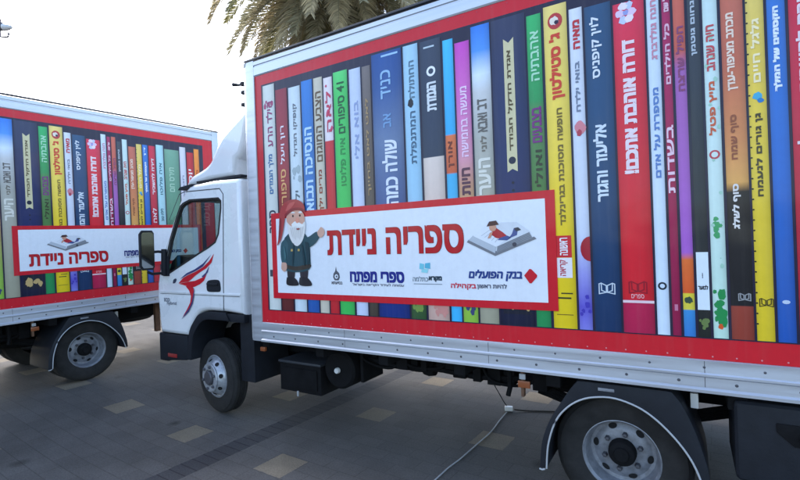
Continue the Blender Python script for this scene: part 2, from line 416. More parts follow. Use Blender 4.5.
# books: u0, u1, top, [(z, colour) stops from the top], extras
def shade(c, k): return tuple(v*k for v in c)
def book(u0, u1, zt, stops, texts=(), deco=None, zb=1.163):
    m = MB(); g = .004; u0 += g; u1 -= g
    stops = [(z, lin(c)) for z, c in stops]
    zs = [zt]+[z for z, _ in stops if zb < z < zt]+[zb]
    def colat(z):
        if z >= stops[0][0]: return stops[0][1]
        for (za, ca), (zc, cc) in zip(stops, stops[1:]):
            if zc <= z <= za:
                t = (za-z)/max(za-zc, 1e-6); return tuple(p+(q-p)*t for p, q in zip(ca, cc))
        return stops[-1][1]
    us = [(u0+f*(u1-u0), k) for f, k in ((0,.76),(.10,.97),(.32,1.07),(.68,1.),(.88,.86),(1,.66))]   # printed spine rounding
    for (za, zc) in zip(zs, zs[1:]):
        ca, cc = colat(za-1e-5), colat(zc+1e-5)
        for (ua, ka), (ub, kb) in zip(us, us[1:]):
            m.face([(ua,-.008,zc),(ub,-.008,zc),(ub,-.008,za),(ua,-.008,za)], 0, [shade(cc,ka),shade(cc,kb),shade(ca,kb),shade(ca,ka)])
    for t in texts:
        s, z1, z0, col = t[:4]; f0, f1 = t[4] if len(t) > 4 else (.2,.8); bold = t[5] if len(t) > 5 else .002
        put_text(m, s, -.0098, u0+f0*(u1-u0), u0+f1*(u1-u0), z0, z1, lin(col), bold, True)
    if deco: deco(m, u0, u1)
    return m.build('printed_book', INK, gra, smooth=0)
def rect(m, u0, u1, z0, z1, c, n=-.009): m.flat([(u0,z0),(u1,z0),(u1,z1),(u0,z1)], n, 0, lin(c))
def blob(m, cu, cz, r, c, n=-.0091, sq=1., seed=1):
    rr = random.Random(seed); k = 14
    m.flat([(cu+r*(.75+.4*rr.random())*math.cos(2*PI*i/k), cz+sq*r*(.75+.4*rr.random())*math.sin(2*PI*i/k)) for i in range(k)], n, 0, lin(c))
def splat(m, u0, u1, z0, z1, c, cnt, r, seed, n=-.0091):
    rr = random.Random(seed)
    for i in range(cnt):
        q = r*(.5+rr.random()); uu = u0+q+(u1-u0-2*q)*rr.random()
        qq = min(q*2.0, (z1-z0)/2); blob(m, uu, z0+qq+(z1-z0-2*qq)*rr.random(), q, c, n-i*.00003, .8+rr.random(), seed*31+i)
def imprint(m, uc, z, wd, c):                              # publisher's mark: a small open book in outline
    h = wd*.36; t = max(.0045, wd*.07)
    def seg(a, b):
        d = (Vector(b)-Vector(a)).normalized(); q = Vector((-d.y, d.x))*t/2; A = Vector(a)-d*t*.4; B = Vector(b)+d*t*.4
        m.flat([tuple(A-q), tuple(B-q), tuple(B+q), tuple(A+q)], -.0091, 0, lin(c))
    for sg in (-1, 1):
        P = [(uc+sg*.003, z-h*.75), (uc+sg*wd*.5, z-h*1.05), (uc+sg*wd*.5, z+h*.85), (uc+sg*wd*.36, z+h), (uc+sg*.003, z+h*.55)]
        for a, b in zip(P, P[1:]+P[:1]): seg(a, b)
        seg((uc+sg*wd*.36, z+h), (uc+sg*wd*.34, z-h*.4)); seg((uc+sg*wd*.34, z-h*.4), (uc+sg*.003, z-h*.75))
def flat_c(c, zt=3.2): return [(zt, c), (1.1, c)]
WT = (240,242,245)
book(.272,.424,3.174, flat_c((214,217,210)), [('הילד הרע',3.02,2.62,(150,60,110),(.25,.75)),('מלך הגמדים',2.55,2.2,(60,110,160),(.3,.75)),('ספר',2.05,1.85,(50,60,80),(.25,.8))], lambda m,a,b: (rect(m,a+.02,b-.02,1.46,1.52,(70,70,80)), splat(m,a,b,2.95,3.05,(170,70,110),5,.016,3)))
book(.429,.575,3.107, [(3.1,(150,40,60)),(2.3,(165,50,60)),(1.9,(120,60,45)),(1.1,(95,35,40))], [('רון ויעל',2.78,2.45,(235,220,225),(.3,.75)),('סיפורים',2.4,2.0,(230,170,110),(.3,.72))])
book(.585,.728,3.096, flat_c((208,220,226)), [('קופיקו הגדול',2.95,2.5,(110,115,125),(.32,.68)),('ילדים',2.2,1.95,(95,110,120),(.28,.7))], lambda m,a,b: splat(m,a,b,2.25,2.45,(165,180,185),6,.02,5))
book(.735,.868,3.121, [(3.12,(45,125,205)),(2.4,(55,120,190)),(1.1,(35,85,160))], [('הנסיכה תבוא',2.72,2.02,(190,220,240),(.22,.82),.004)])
book(.873,.976,3.118, flat_c((205,196,176)), [('הצבע המוגזם',3.0,2.42,(105,80,55),(.2,.8)),('מרים ילן',2.35,2.02,(150,70,50),(.25,.75))])
book(.981,1.08,3.097, [(3.1,(232,220,222)),(2.58,(232,220,222)),(2.575,(205,42,52)),(1.1,(195,35,45))], [('לאה',2.98,2.65,(200,60,90),(.2,.8))], lambda m,a,b: splat(m,a,b,2.6,3.05,(205,70,110),5,.018,8))
book(1.085,1.236,3.12, [(3.12,(95,215,120)),(2.9,(70,200,98)),(1.1,(60,185,85))], [('14 סיפורים',3.03,2.62,(25,90,50),(.25,.75)),('איה פלוטו',2.58,2.2,(45,140,70),(.3,.7))])
book(1.247,1.366,3.109, flat_c((200,210,232)), [('בוא אלי',2.85,2.4,(150,165,205),(.3,.7))])
book(1.372,1.46,3.104, [(3.1,(120,110,108)),(2.5,(105,92,84)),(1.1,(70,60,50))], [('לאט לאט בחיוך',2.85,2.1,(170,140,100),(.3,.7))])
book(1.466,1.742,3.171, [(3.17,(35,80,150)),(2.9,(55,90,150)),(2.5,(105,125,160)),(2.2,(85,105,150)),(1.6,(25,50,120)),(1.1,(15,45,120))], [('כניד',3.03,2.82,(150,190,225),(.3,.62)),('אב',2.7,2.6,(120,160,205),(.35,.6)),('שולה כמה',2.5,2.02,(225,230,240),(.28,.75),.004)], lambda m,a,b: rect(m,a+.09,b-.03,3.135,3.15,(160,200,235)))
book(1.75,1.882,3.169, [(3.17,(168,208,232)),(1.36,(150,195,220)),(1.33,(60,95,55)),(1.1,(40,75,40))], [('החתולה',3.05,2.78,(90,120,140),(.3,.7)),('המתנפלת',2.68,2.3,(70,100,125),(.3,.7))], lambda m,a,b: (blob(m,(a+b)/2-.01,2.745,.026,(30,30,40),-.0092,1.3,4), splat(m,a,b,1.2,1.3,(120,150,70),6,.018,9), rect(m,a+.035,b-.04,1.29,1.33,(220,225,215))))
book(1.892,2.066,3.165, [(3.17,(58,68,88)),(2.33,(50,60,80)),(2.325,(226,208,196)),(1.1,(200,160,145))], [('הגמדת',2.86,2.66,(220,225,230),(.3,.72),.004)], lambda m,a,b: (m.disc(a+.085,2.94,.036,-.009,0,lin(WT)), m.disc(a+.085,2.94,.02,-.0093,0,lin((58,68,88))), rect(m,a+.03,b-.05,3.11,3.122,(190,205,215)), splat(m,a,b,1.17,1.32,(205,140,130),9,.022,12)))
book(2.074,2.161,3.131, [(3.13,(70,190,235)),(2.47,(55,170,225)),(2.46,(225,120,70)),(2.2,(205,95,60)),(2.19,(70,175,220)),(1.1,(60,180,235))], [('אורן',2.42,2.24,(120,55,40),(.25,.75))])
book(2.165,2.281,3.089, [(3.09,(205,75,190)),(2.7,(215,110,190)),(2.3,(220,150,170)),(2.1,(205,150,120)),(1.45,(150,185,80)),(1.1,(140,190,60))], [('מעשה בחמישה',2.78,2.3,(240,205,230),(.3,.72)),('חיות',2.22,2.04,(90,50,70),(.25,.75),.004)], lambda m,a,b: splat(m,a,b,1.17,1.32,(60,70,110),5,.02,14))
book(2.287,2.428,3.169, [(3.17,(55,125,220)),(3.0,(85,150,230)),(2.84,(220,232,242)),(2.72,(205,205,205)),(2.4,(180,178,168)),(1.9,(172,168,150)),(1.1,(160,155,130))], [('דב ואבא',2.67,2.45,(105,100,95),(.25,.72)),('לוני',2.42,2.32,(120,112,100),(.35,.65)),('היער',2.27,2.03,(225,222,210),(.22,.8),.004)])
def navy(m, a, b):
    c0, c1 = a+.36*(b-a), a+.66*(b-a); cc = (212,202,160); md = (c0+c1)/2
    m.flat([(c0,2.16),(md,2.18),(c1,2.16),(c1,3.03),(md,3.0),(c0,3.03)], -.009, 0, lin(cc))
    put_text(m, 'אגדת הדקל הבודד', -.0098, c0+.017, c1-.017, 2.3, 2.95, lin((95,80,50)), .002, True)
    m.disc(md, 2.235, .024, -.0095, 0, lin((35,40,60)))
    for z in (2.09, 2.04): m.disc(md, z, .009, -.0095, 0, lin((20,25,50)))
    rect(m, a+.02, b-.02, 1.235, 1.40, (24,28,44), -.0088); splat(m, a+.02, b-.02, 1.25, 1.38, (196,166,108), 9, .022, 17)
book(2.431,2.665,3.169, [(3.17,(55,60,88)),(2.6,(42,52,92)),(1.9,(30,40,90)),(1.1,(18,22,44))], [], navy)
book(2.668,2.766,3.136, [(3.14,(60,180,105)),(2.6,(50,150,85)),(2.52,(90,135,80)),(1.9,(75,120,60)),(1.5,(40,140,75)),(1.1,(35,140,80))], [('אהבתיה',3.03,2.72,(175,225,190),(.25,.78)),('בצבעים',2.55,2.33,(120,50,120),(.2,.8),.003),('ואולי',2.28,2.05,(60,65,45),(.25,.75))], lambda m,a,b: rect(m,a+.03,b-.03,1.5,1.56,(220,230,220)))
def yellow(m, a, b):
    c = (a+b)/2
    m.disc(c, 3.06, .044, -.009, 0, lin((190,60,60)), 20, .05); blob(m, c-.004, 3.062, .028, (235,225,210), -.0093, 1, 3); blob(m, c+.008, 3.05, .014, (50,40,60), -.0096, 1, 5)
    rect(m, a+.03, b-.018, 1.60, 1.735, (208,40,50)); rect(m, a+.03, b-.018, 1.475, 1.598, (236,228,230))
    put_text(m, 'ראשונה', -.0098, a+.052, b-.042, 1.615, 1.72, lin(WT), .001, True); put_text(m, 'קריאה', -.0098, a+.05, b-.045, 1.488, 1.585, lin((190,60,80)), .001, True)
    rect(m, a+.03, b-.03, 1.345, 1.355, (60,55,30)); rect(m, a+.05, b-.02, 1.375, 1.383, (60,55,30)); rect(m, a+.02, b-.02, 1.245, 1.25, (120,100,30))
book(2.775,2.922,3.161, [(3.16,(240,215,125)),(2.6,(244,214,90)),(1.9,(240,205,40)),(1.1,(225,195,20))], [("ג' סטילטון",2.98,2.58,(215,70,45),(.22,.8),.004),('חופשה מסוכנת בגרינלנד',2.52,1.80,(120,100,35),(.4,.66))], yellow)
book(2.927,3.01,3.105, [(3.1,(218,222,232)),(1.75,(205,212,228)),(1.5,(150,150,215)),(1.3,(95,85,190)),(1.1,(140,140,215))], [('מאיה',3.03,2.86,(195,50,60),(.3,.75),.003),('בואי ילדה',2.78,2.48,(120,130,150),(.3,.65))], lambda m,a,b: (blob(m,(a+b)/2+.005,2.38,.033,(215,130,140),-.0091,1.3,6), blob(m,(a+b)/2,2.35,.016,(180,60,80),-.0094,1.5,7), m.flat([(b-.055+.055*math.cos(t*PI/9-PI/2)*-1+.055,1.65+.075*math.sin(t*PI/9-PI/2)) for t in range(10)],-.0092,0,lin((165,25,45))), splat(m,a,b,1.2,1.42,(70,60,170),7,.014,19)))
book(3.015,3.167,3.092, [(3.1,(48,82,118)),(2.4,(38,74,112)),(1.6,(22,58,98)),(1.1,(18,48,88))], [('לוין קיפניס',3.02,2.66,(222,228,235),(.2,.62),.002),('אליעזר והגזר',2.38,1.93,(215,225,235),(.2,.68),.003)], lambda m,a,b: imprint(m,(a+b)/2,1.415,.085,(200,210,220)))
def redbook(m, a, b):
    c = (a+b)/2-.012
    for i in range(6): blob(m, c+.03*math.cos(i*PI/3), 3.0+.045*math.sin(i*PI/3), .024, [(228,200,225),(196,206,235),(240,225,240)][i%3], -.0091-i*.00003, 1, i)
    blob(m, c, 3.0, .016, (150,160,215), -.0094)
    rect(m, a, b, 1.335, 1.35, (235,205,210)); imprint(m, c+.012, 1.425, .09, (150,20,40)); put_text(m, 'ספרים', -.0098, a+.045, b-.05, 1.362, 1.385, lin((240,200,205)))
book(3.171,3.339,3.061, [(3.06,(222,55,85)),(2.6,(220,45,62)),(1.36,(212,28,42)),(1.34,(185,28,75)),(1.1,(175,25,70))], [('דורה אוהבת אתכם!',2.84,2.08,(240,220,225),(.24,.64),.005)], redbook)
book(3.343,3.412,3.147, flat_c((208,222,236)), [('חנה גולדברג',3.03,2.7,(205,140,160),(.25,.75)),('מספרת על אדם',2.54,2.04,(95,130,190),(.25,.72))], lambda m,a,b: (m.disc((a+b)/2,1.435,.022,-.009,0,lin((40,50,60))), m.disc((a+b)/2,1.435,.012,-.0094,0,lin((208,222,236)))))
book(3.417,3.465,3.124, [(3.12,(170,45,95)),(2.2,(165,28,78)),(1.1,(140,22,66))], [('על שם',3.05,2.95,(230,190,205)),('כל הילדים',2.88,2.55,(228,180,200)),('בשדות',2.32,1.95,(235,200,215),(.15,.85))], lambda m,a,b: rect(m,a+.012,b-.012,1.30,1.335,(200,120,150)))
book(3.47,3.532,3.131, [(3.13,(205,105,85)),(2.72,(200,95,80)),(2.62,(165,100,170)),(1.62,(165,95,190)),(1.58,(225,110,50)),(1.4,(220,90,40)),(1.395,(225,205,60)),(1.31,(215,200,70)),(1.305,(60,140,200)),(1.1,(45,110,190))], [('הפיל שרצה',2.85,2.5,(140,70,110))], lambda m,a,b: blob(m,(a+b)/2,1.36,.02,(60,80,60),-.0091,1,3))
def blackbook(m, a, b):
    rect(m, a, b, 1.31, 1.62, (222,232,240)); put_text(m, 'לנוער', -.0098, a+.005, b-.006, 1.42, 1.443, lin((30,35,45)), .001); rect(m, a+.024, b-.026, 1.48, 1.51, (40,45,60))
    splat(m, a, b, 1.18, 1.29, (105,125,70), 6, .012, 23)
book(3.537,3.6,3.08, [(3.08,(66,72,82)),(2.3,(48,52,58)),(1.1,(30,34,30))], [('נחום גוטמן',2.97,2.68,(180,190,200),(.28,.68))], blackbook)
def mitz(m, a, b):
    splat(m, a, b, 1.66, 1.84, (70,160,100), 6, .012, 29); splat(m, a, b, 1.2, 1.44, (35,140,75), 15, .016, 31); splat(m, a, b, 1.2, 1.3, (40,50,40), 4, .013, 33)
    blob(m, (a+b)/2, 1.225, .011, (220,90,40), -.0097, 1.5, 2); m.disc((a+b)/2, 2.135, .024, -.009, 0, lin((190,70,80))); m.disc((a+b)/2, 2.135, .015, -.0094, 0, lin((210,225,218)))
    splat(m, a, b, 1.5, 3.05, (165,205,185), 16, .007, 35)
book(3.605,3.678,3.117, [(3.12,(200,222,222)),(2.0,(205,225,218)),(1.1,(190,222,205))], [('חיה שנהב',2.82,2.58,(195,80,85),(.22,.72)),('מיץ פטל',2.52,2.24,(205,95,60),(.22,.76),.002)], mitz)
book(3.684,3.787,3.032, [(3.03,(198,108,88)),(2.6,(195,105,78)),(2.2,(215,140,85)),(1.98,(225,165,90)),(1.93,(40,36,36)),(1.34,(26,26,30)),(1.335,(150,62,48)),(1.1,(140,55,42))], [('מכתב מציפור-עדן',2.86,2.46,(238,215,195),(.24,.66),.002),('סוף שמח',2.33,2.1,(150,85,55),(.3,.62)),('סוף לשלג',1.97,1.74,(225,220,215),(.24,.6),.002)], lambda m,a,b: imprint(m,(a+b)/2+.012,1.385,.05,(150,150,150)))
def yellow2(m, a, b):
    for i in range(34): m.disc(a+.004, 1.25+i*.053, .0045, -.009, 0, lin((35,30,25)), 8)
    blob(m, (a+b)/2, 2.41, .022, (70,170,205), -.0092, .9, 4); blob(m, (a+b)/2+.012, 2.385, .014, (40,120,185), -.0095, .9, 6); imprint(m, (a+b)/2+.006, 1.36, .055, (70,60,20))
book(3.79,3.871,3.079, [(3.08,(226,200,110)),(2.4,(232,200,70)),(1.1,(220,190,30))], [('גלגל חיים',2.8,2.48,(248,232,185),(.25,.7),.002),('גן גורים לנעמה',2.32,1.9,(75,65,35),(.3,.72))], yellow2)
book(3.875,3.955,3.082, [(3.08,(60,120,200)),(2.2,(48,108,190)),(1.1,(30,82,165))], [('דן',3.05,2.93,(225,235,245),(.3,.6)),('הקסמים של המלך',2.84,2.42,(232,240,248),(.3,.68),.003)], lambda m,a,b: (m.disc((a+b)/2,1.365,.016,-.009,0,lin((190,205,225)),12,.01),))
book(3.96,4.06,3.079, [(3.08,(205,45,72)),(1.1,(185,30,50))], [('דירה להשכיר',2.9,2.4,(235,215,220),(.3,.72),.003),('לאה',2.2,2.0,(235,215,220))])
book(4.066,4.18,3.107, flat_c((172,214,222)), [('איה פלוטו',2.85,2.4,(60,110,125),(.3,.7)),('לילה טוב',2.2,2.02,(60,110,125),(.3,.7))])
book(4.186,4.416,3.061, [(3.06,(120,165,140)),(2.5,(100,152,126)),(1.1,(70,120,95))], [('תירס חם',2.8,2.45,(170,205,180),(.3,.62))], lambda m,a,b: splat(m,a,b,1.3,2.3,(85,130,105),14,.03,41))
book(4.421,4.525,3.122, flat_c((212,212,222)), [('הגן שלי',2.7,2.3,(150,150,170),(.3,.7))])
book(4.533,4.65,3.056, [(3.06,(195,38,50)),(1.1,(180,28,40))], [('יוסי',2.8,2.55,(240,225,225),(.25,.75),.003)])
book(4.653,4.745,3.12, [(3.12,(245,150,60)),(2.3,(240,120,45)),(1.1,(225,95,35))], [('ספר הבעלים',2.8,2.3,(170,60,30),(.3,.7))])

# --- sign boards
def openbook(m, u, z, w, h, child=True, n=-.0165):
    P = lambda a, b: (u+a*w, z+b*h)
    G = lambda pts, c, k=0: m.flat([P(*q) for q in pts], n-k*.0003, 0, lin(c))
    G([(0,.40),(.42,-.02),(1,.44),(.97,.50),(.44,.12),(.03,.48)], (120,122,128))
    G([(.03,.46),(.42,.06),(.44,.26),(.10,.60)], (185,192,200), 1); G([(.44,.08),(.95,.47),(.90,.66),(.46,.28)], (140,145,152), 1)
    for i in range(4): G([(.46,.11+.04*i),(.935-.01*i,.49+.04*i),(.93-.01*i,.503+.04*i),(.46,.122+.04*i)], (105,110,118), 2)
    G([(.10,.58),(.44,.24),(.62,.46),(.40,.88),(.26,.80)], (226,230,236), 3); G([(.44,.24),(.92,.64),(.74,.93),(.52,.94),(.40,.88),(.62,.50)], (212,217,224), 4)
    for i in range(5): G([(.22+.05*i,.58-.05*i),(.38+.03*i,.78-.05*i),(.388+.03*i,.77-.05*i),(.228+.05*i,.57-.05*i)], (190,195,204), 5)
    m.disc(*P(.70,.30), .03*w, n-.0021, 0, lin((70,70,80)))
    if child:
        G([(.36,.62),(.44,.80),(.54,.66),(.60,.55),(.52,.47),(.44,.50)], (178,40,50), 6)
        G([(.50,.50),(.60,.56),(.66,.50),(.74,.56),(.76,.78),(.70,.76),(.67,.60),(.60,.42),(.46,.44)], (70,85,140), 7)
        G([(.70,.76),(.76,.78),(.80,.70),(.73,.66)], (60,60,70), 8)
        m.disc(*P(.40,.80), .052*w, n-.0027, 0, lin((205,150,125))); G([(.31,.84),(.35,.98),(.45,1.0),(.49,.88),(.42,.86)], (75,45,45), 10)
        G([(.36,.66),(.40,.68),(.36,.50),(.32,.50)], (205,150,125), 11)
def signboard(u0, u1, z0, z1, bw, content):
    m = MB(); m.box(u0, u1, -.0135, -.0055, z0, z1, 0, lin((205,24,40)))
    m.flat([(u0+bw*1.2,z0+bw),(u1-bw*1.2,z0+bw),(u1-bw*1.2,z1-bw),(u0+bw*1.2,z1-bw)], -.0142, 0, WHITE)
    s = m.build('signboard', INK, R_ROOT, smooth=0); content(s); return s
def title(s, u0, u1, z0, z1, b):
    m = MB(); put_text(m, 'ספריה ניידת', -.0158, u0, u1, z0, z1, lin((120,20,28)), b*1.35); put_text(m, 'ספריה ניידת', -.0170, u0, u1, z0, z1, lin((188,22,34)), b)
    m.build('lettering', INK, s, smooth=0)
def content_R(s):
    title(s, .985, 2.185, 1.645, 1.835, .0065)
    m = MB(); openbook(m, 2.215, 1.62, .475, .23); m.build('open_book_picture', INK, s, smooth=0)
    n = -.016
    m = MB(); put_text(m, 'ספרי מפתח', n, 1.205, 1.70, 1.428, 1.505, lin((28,40,130)), .005); put_text(m, 'עמותה לעידוד הקריאה בישראל', n, 1.225, 1.70, 1.392, 1.417, lin((95,95,110)), .0006); m.build('logo', INK, s, smooth=0)
    m = MB(); cu = 1.062                                   # drop shaped emblem
    m.flat([(cu-.035,1.46),(cu-.02,1.436),(cu+.02,1.436),(cu+.035,1.46),(cu+.028,1.495),(cu+.004,1.515),(cu-.002,1.55),(cu-.012,1.51),(cu-.03,1.49)], n, 0, lin((90,92,100)))
    m.disc(cu, 1.467, .018, n-.0004, 0, WHITE); m.disc(cu+.002, 1.467, .009, n-.0008, 0, lin((90,92,100)))
    put_text(m, 'בסיעתא', n, 1.01, 1.12, 1.405, 1.425, lin((70,70,80)), .001); m.build('logo', INK, s, smooth=0)
    m = MB()
    m.flat([(1.835,1.53),(1.872,1.522),(1.876,1.565),(1.84,1.572)], n, 0, lin((120,200,215))); m.flat([(1.88,1.535),(1.925,1.53),(1.925,1.575),(1.884,1.57)], n, 0, lin((90,180,205))); m.flat([(1.85,1.505),(1.9,1.50),(1.91,1.53),(1.855,1.528)], n-.0003, 0, lin((150,215,222)))
    put_text(m, 'מקרא', n, 1.912, 2.012, 1.44, 1.475, lin((40,60,75)), .003); put_text(m, 'כתלמה', n, 1.778, 1.905, 1.44, 1.475, lin((110,125,135)), .0006); m.flat([(1.785,1.418),(2.015,1.418),(2.015,1.423),(1.785,1.423)], n, 0, lin((130,140,150)))
    m.build('logo', INK, s, smooth=0)
    m = MB(); put_text(m, 'בנק הפועלים', n, 2.225, 2.59, 1.452, 1.522, lin((35,62,130)), .003, slant=.03)
    cu, cz = 2.645, 1.484; m.flat([(cu-.042,cz+.004),(cu-.008,cz-.046),(cu+.004,cz-.046),(cu+.04,cz-.006),(cu+.042,cz+.006),(cu+.006,cz+.044),(cu-.006,cz+.046)], n, 0, lin((205,20,40)))
    put_text(m, 'להיות ראשון', n, 2.28, 2.485, 1.392, 1.43, lin((75,80,100)), .0012); put_text(m, 'בקהילה', n, 2.085, 2.27, 1.388, 1.432, lin((205,60,80)), .002); m.build('logo', INK, s, smooth=0)
    gnome(s)
def gnome(s):                                             # plain bearded garden gnome, printed cut-out
    m = MB(); n = -.0185; L_ = lambda pts, c, k: m.flat(smooth2(pts+[pts[0]], 4)[:-1], n-k*.0004, 0, lin(c))
    for a, sgn in ((.56,-1), (.71,1)):                     # legs and boots
        L_([(a-.045,1.56),(a+.045,1.56),(a+.035,1.44),(a-.035,1.44)], (48,42,48), 0); L_([(a-.05,1.455),(a+.035,1.455),(a+.085,1.41),(a+.07,1.385),(a-.05,1.39)], (38,34,40), 1)
    L_([(.50,1.80),(.60,1.86),(.72,1.84),(.78,1.76),(.79,1.62),(.775,1.525),(.62,1.50),(.475,1.53),(.46,1.64),(.475,1.74)], (40,72,80), 2)
    L_([(.48,1.54),(.62,1.515),(.775,1.535),(.78,1.57),(.62,1.55),(.48,1.57)], (58,50,42), 3)
    L_([(.50,1.79),(.54,1.74),(.525,1.62),(.505,1.575),(.46,1.58),(.445,1.66),(.455,1.75)], (48,84,92), 4)          # hanging arm
    L_([(.455,1.585),(.51,1.58),(.515,1.53),(.485,1.505),(.45,1.53)], (205,160,140), 5)
    L_([(.72,1.80),(.78,1.80),(.87,1.84),(.90,1.80),(.84,1.735),(.75,1.71)], (44,78,86), 5)                              # raised arm
    L_([(.875,1.835),(.90,1.86),(.915,1.875),(.935,1.87),(.955,1.845),(.95,1.815),(.92,1.79),(.89,1.80)], (210,165,145), 6)
    L_([(.53,1.98),(.55,1.86),(.62,1.80),(.71,1.83),(.74,1.92),(.73,2.0),(.66,2.05),(.58,2.04)], (212,160,138), 7)       # face
    L_([(.535,1.94),(.55,1.84),(.59,1.76),(.65,1.725),(.71,1.77),(.745,1.86),(.745,1.93),(.70,1.90),(.64,1.895),(.58,1.90)], (225,222,218), 8)
    L_([(.59,1.915),(.64,1.94),(.70,1.915),(.735,1.90),(.69,1.885),(.64,1.895),(.60,1.89)], (236,234,230), 9)
    m.disc(.66, 1.945, .024, n-.0042, 0, lin((222,150,128)), 16)
    for e in (.61, .69): m.disc(e, 1.985, .010, n-.0042, 0, lin((40,32,34)), 10)
    L_([(.585,2.01),(.61,2.022),(.64,2.01),(.61,2.008)], (225,222,218), 11); L_([(.67,2.01),(.70,2.022),(.72,2.008),(.70,2.004)], (225,222,218), 11)
    L_([(.52,2.0),(.60,2.035),(.68,2.04),(.745,2.02),(.735,2.08),(.67,2.12),(.58,2.125),(.50,2.095),(.455,2.02),(.44,1.90),(.425,1.79),(.41,1.735),(.455,1.78),(.49,1.87)], (172,58,58), 12)
    L_([(.515,2.005),(.60,2.05),(.69,2.052),(.748,2.03),(.745,2.012),(.68,2.03),(.60,2.025),(.525,1.985)], (140,42,46), 13)
    for i in range(7):                                     # beard strands, coat folds, cap creases
        x0 = .575+i*.024; m.flat([(x0,1.885),(x0+.006,1.885),(.60+i*.016+.004,1.80-.01*(i%3)),(.60+i*.016,1.80-.01*(i%3))], n-.0046, 0, lin((196,190,186)))
    L_([(.60,1.74),(.612,1.74),(.60,1.60),(.585,1.56)], (28,54,62), 14); L_([(.70,1.73),(.712,1.73),(.735,1.60),(.72,1.56)], (28,54,62), 14); L_([(.74,1.76),(.78,1.74),(.785,1.62),(.76,1.56),(.75,1.66)], (30,56,64), 14)
    L_([(.49,1.72),(.50,1.72),(.515,1.64),(.50,1.60),(.49,1.66)], (62,104,110), 14); L_([(.58,2.10),(.64,2.105),(.60,2.06),(.53,2.03),(.545,2.07)], (198,88,82), 14); L_([(.44,1.90),(.455,1.98),(.47,1.94),(.46,1.85),(.435,1.78)], (128,38,44), 14)
    for a in (.58, .66): L_([(a-.005,1.70),(a+.015,1.70),(a+.015,1.682),(a-.005,1.682)], (190,160,90), 15)
    L_([(.64,1.872),(.665,1.878),(.69,1.872),(.665,1.862)], (150,70,70), 15)
    m.build('gnome_picture', INK, s, smooth=0)
sign_R = signboard(.335, 2.81, 1.268, 2.022, .05, content_R)

# --- cab
cab_out = [(-.2,1.065),(-.2,2.385),(-.24,2.41),(-.6,2.425),(-.98,2.41),(-1.06,2.365),(-1.17,2.255),(-1.32,2.02),(-1.47,1.765),(-1.60,1.48),(-1.635,1.36),(-1.645,1.2),(-1.62,.95),(-1.60,.80)]
arch = smooth2([(-1.105,.80),(-1.05,.875),(-.985,.965),(-.90,1.045),(-.80,1.075),(-.70,1.083),(-.46,1.083)], 4)
cab_poly = cab_out + arch
win = [(-1.105,2.212),(-.994,2.241),(-.53,2.226),(-.498,2.200),(-.50,2.13),(-.548,1.88),(-.60,1.80),(-.70,1.752),(-.866,1.690),(-1.219,1.55),(-1.41,1.475),(-1.448,1.485),(-1.45,1.58),(-1.35,1.835),(-1.22,2.075),(-1.15,2.185)]
def ccw(p):
    a = sum(p[i][0]*p[(i+1)%len(p)][1]-p[(i+1)%len(p)][0]*p[i][1] for i in range(len(p)))
    return p if a > 0 else p[::-1]
def inset(poly, d):
    poly = ccw(poly); k = len(poly); out = []
    for i in range(k):
        a, b, c = (Vector(poly[(i+q)%k]) for q in (-1,0,1))
        e1 = (b-a).normalized(); e2 = (c-b).normalized(); n1 = Vector((-e1.y,e1.x)); n2 = Vector((-e2.y,e2.x))
        nn = (n1+n2); nn = nn/max(nn.length, 1e-6); s = d/max(nn.dot(n1), .5); out.append(tuple(b+nn*s))
    return out
def cab_shell():
    m = MB(); P0 = ccw(cab_poly); k = len(P0)
    lv = [(.10,.045),(.104,.028),(.115,.012),(.135,.003),(.16,0.)]
    rings = [[(p[0], n, p[1]) for p in (inset(P0, d) if d else P0)] for n, d in lv]
    rings += [[(p[0], W-n, p[1]) for p in (inset(P0, d) if d else P0)] for n, d in lv[::-1]]
    vs = [q for r in rings for q in r]
    fs = []
    for j in range(len(rings)-1):
        for i in range(k):
            a, b = P0[i], P0[(i+1)%k]
            mid = (j == 4)
            if mid:
                zz = (a[1]+b[1])/2
                if min(a[0], b[0]) < -1.10 and 1.45 < zz < 2.30 and max(a[0],b[0]) < -1.05: continue      # windscreen opening
            fs.append((j*k+i, j*k+(i+1)%k, (j+1)*k+(i+1)%k, (j+1)*k+i))
    m.mesh(vs, fs, 0)
    side = inset(P0, .045); wn = ccw(win)
    for n, flip in ((.10, False), (W-.10, True)):
        loops = [[Vector((p[0],p[1],0)) for p in side], [Vector((p[0],p[1],0)) for p in wn]]
        allp = side+wn
        tr = tessellate_polygon(loops); m.mesh([(p[0], n, p[1]) for p in allp], [tuple(t) for t in tr], 0)
        q = len(wn); n2 = n+.03 if not flip else n-.03                                # window reveal in black rubber
        wi = inset(wn, .016)
        m.mesh([(p[0],n,p[1]) for p in wn]+[(p[0],n2,p[1]) for p in wi], [(i,(i+1)%q,(i+1)%q+q,i+q) for i in range(q)], 1)
    o = m.build('cab', [M['paint'], M['rubber']], R_ROOT, recalc=True, smooth=40, flat_sides=True)
    return o
cab = cab_shell()
wi = inset(ccw(win), .014)
for n in (.127, W-.127):
    mb = MB(); mb.prism(wi, n, n+.004); mb.build('side_window', M['glass'], cab)
    mb = MB(); wo = inset(ccw(win), -.018); w2 = ccw(win); q = len(w2); nn = .097 if n < 1 else W-.097; ni = .10 if n < 1 else W-.10
    mb.mesh([(p[0],nn,p[1]) for p in wo]+[(p[0],nn,p[1]) for p in w2]+[(p[0],ni+.002*(1 if n<1 else -1),p[1]) for p in wo],
            [(i,(i+1)%q,(i+1)%q+q,i+q) for i in range(q)]+[(i,(i+1)%q,(i+1)%q+2*q,i+2*q) for i in range(q)])
    mb.build('window_seal', M['rubber'], cab, recalc=True)
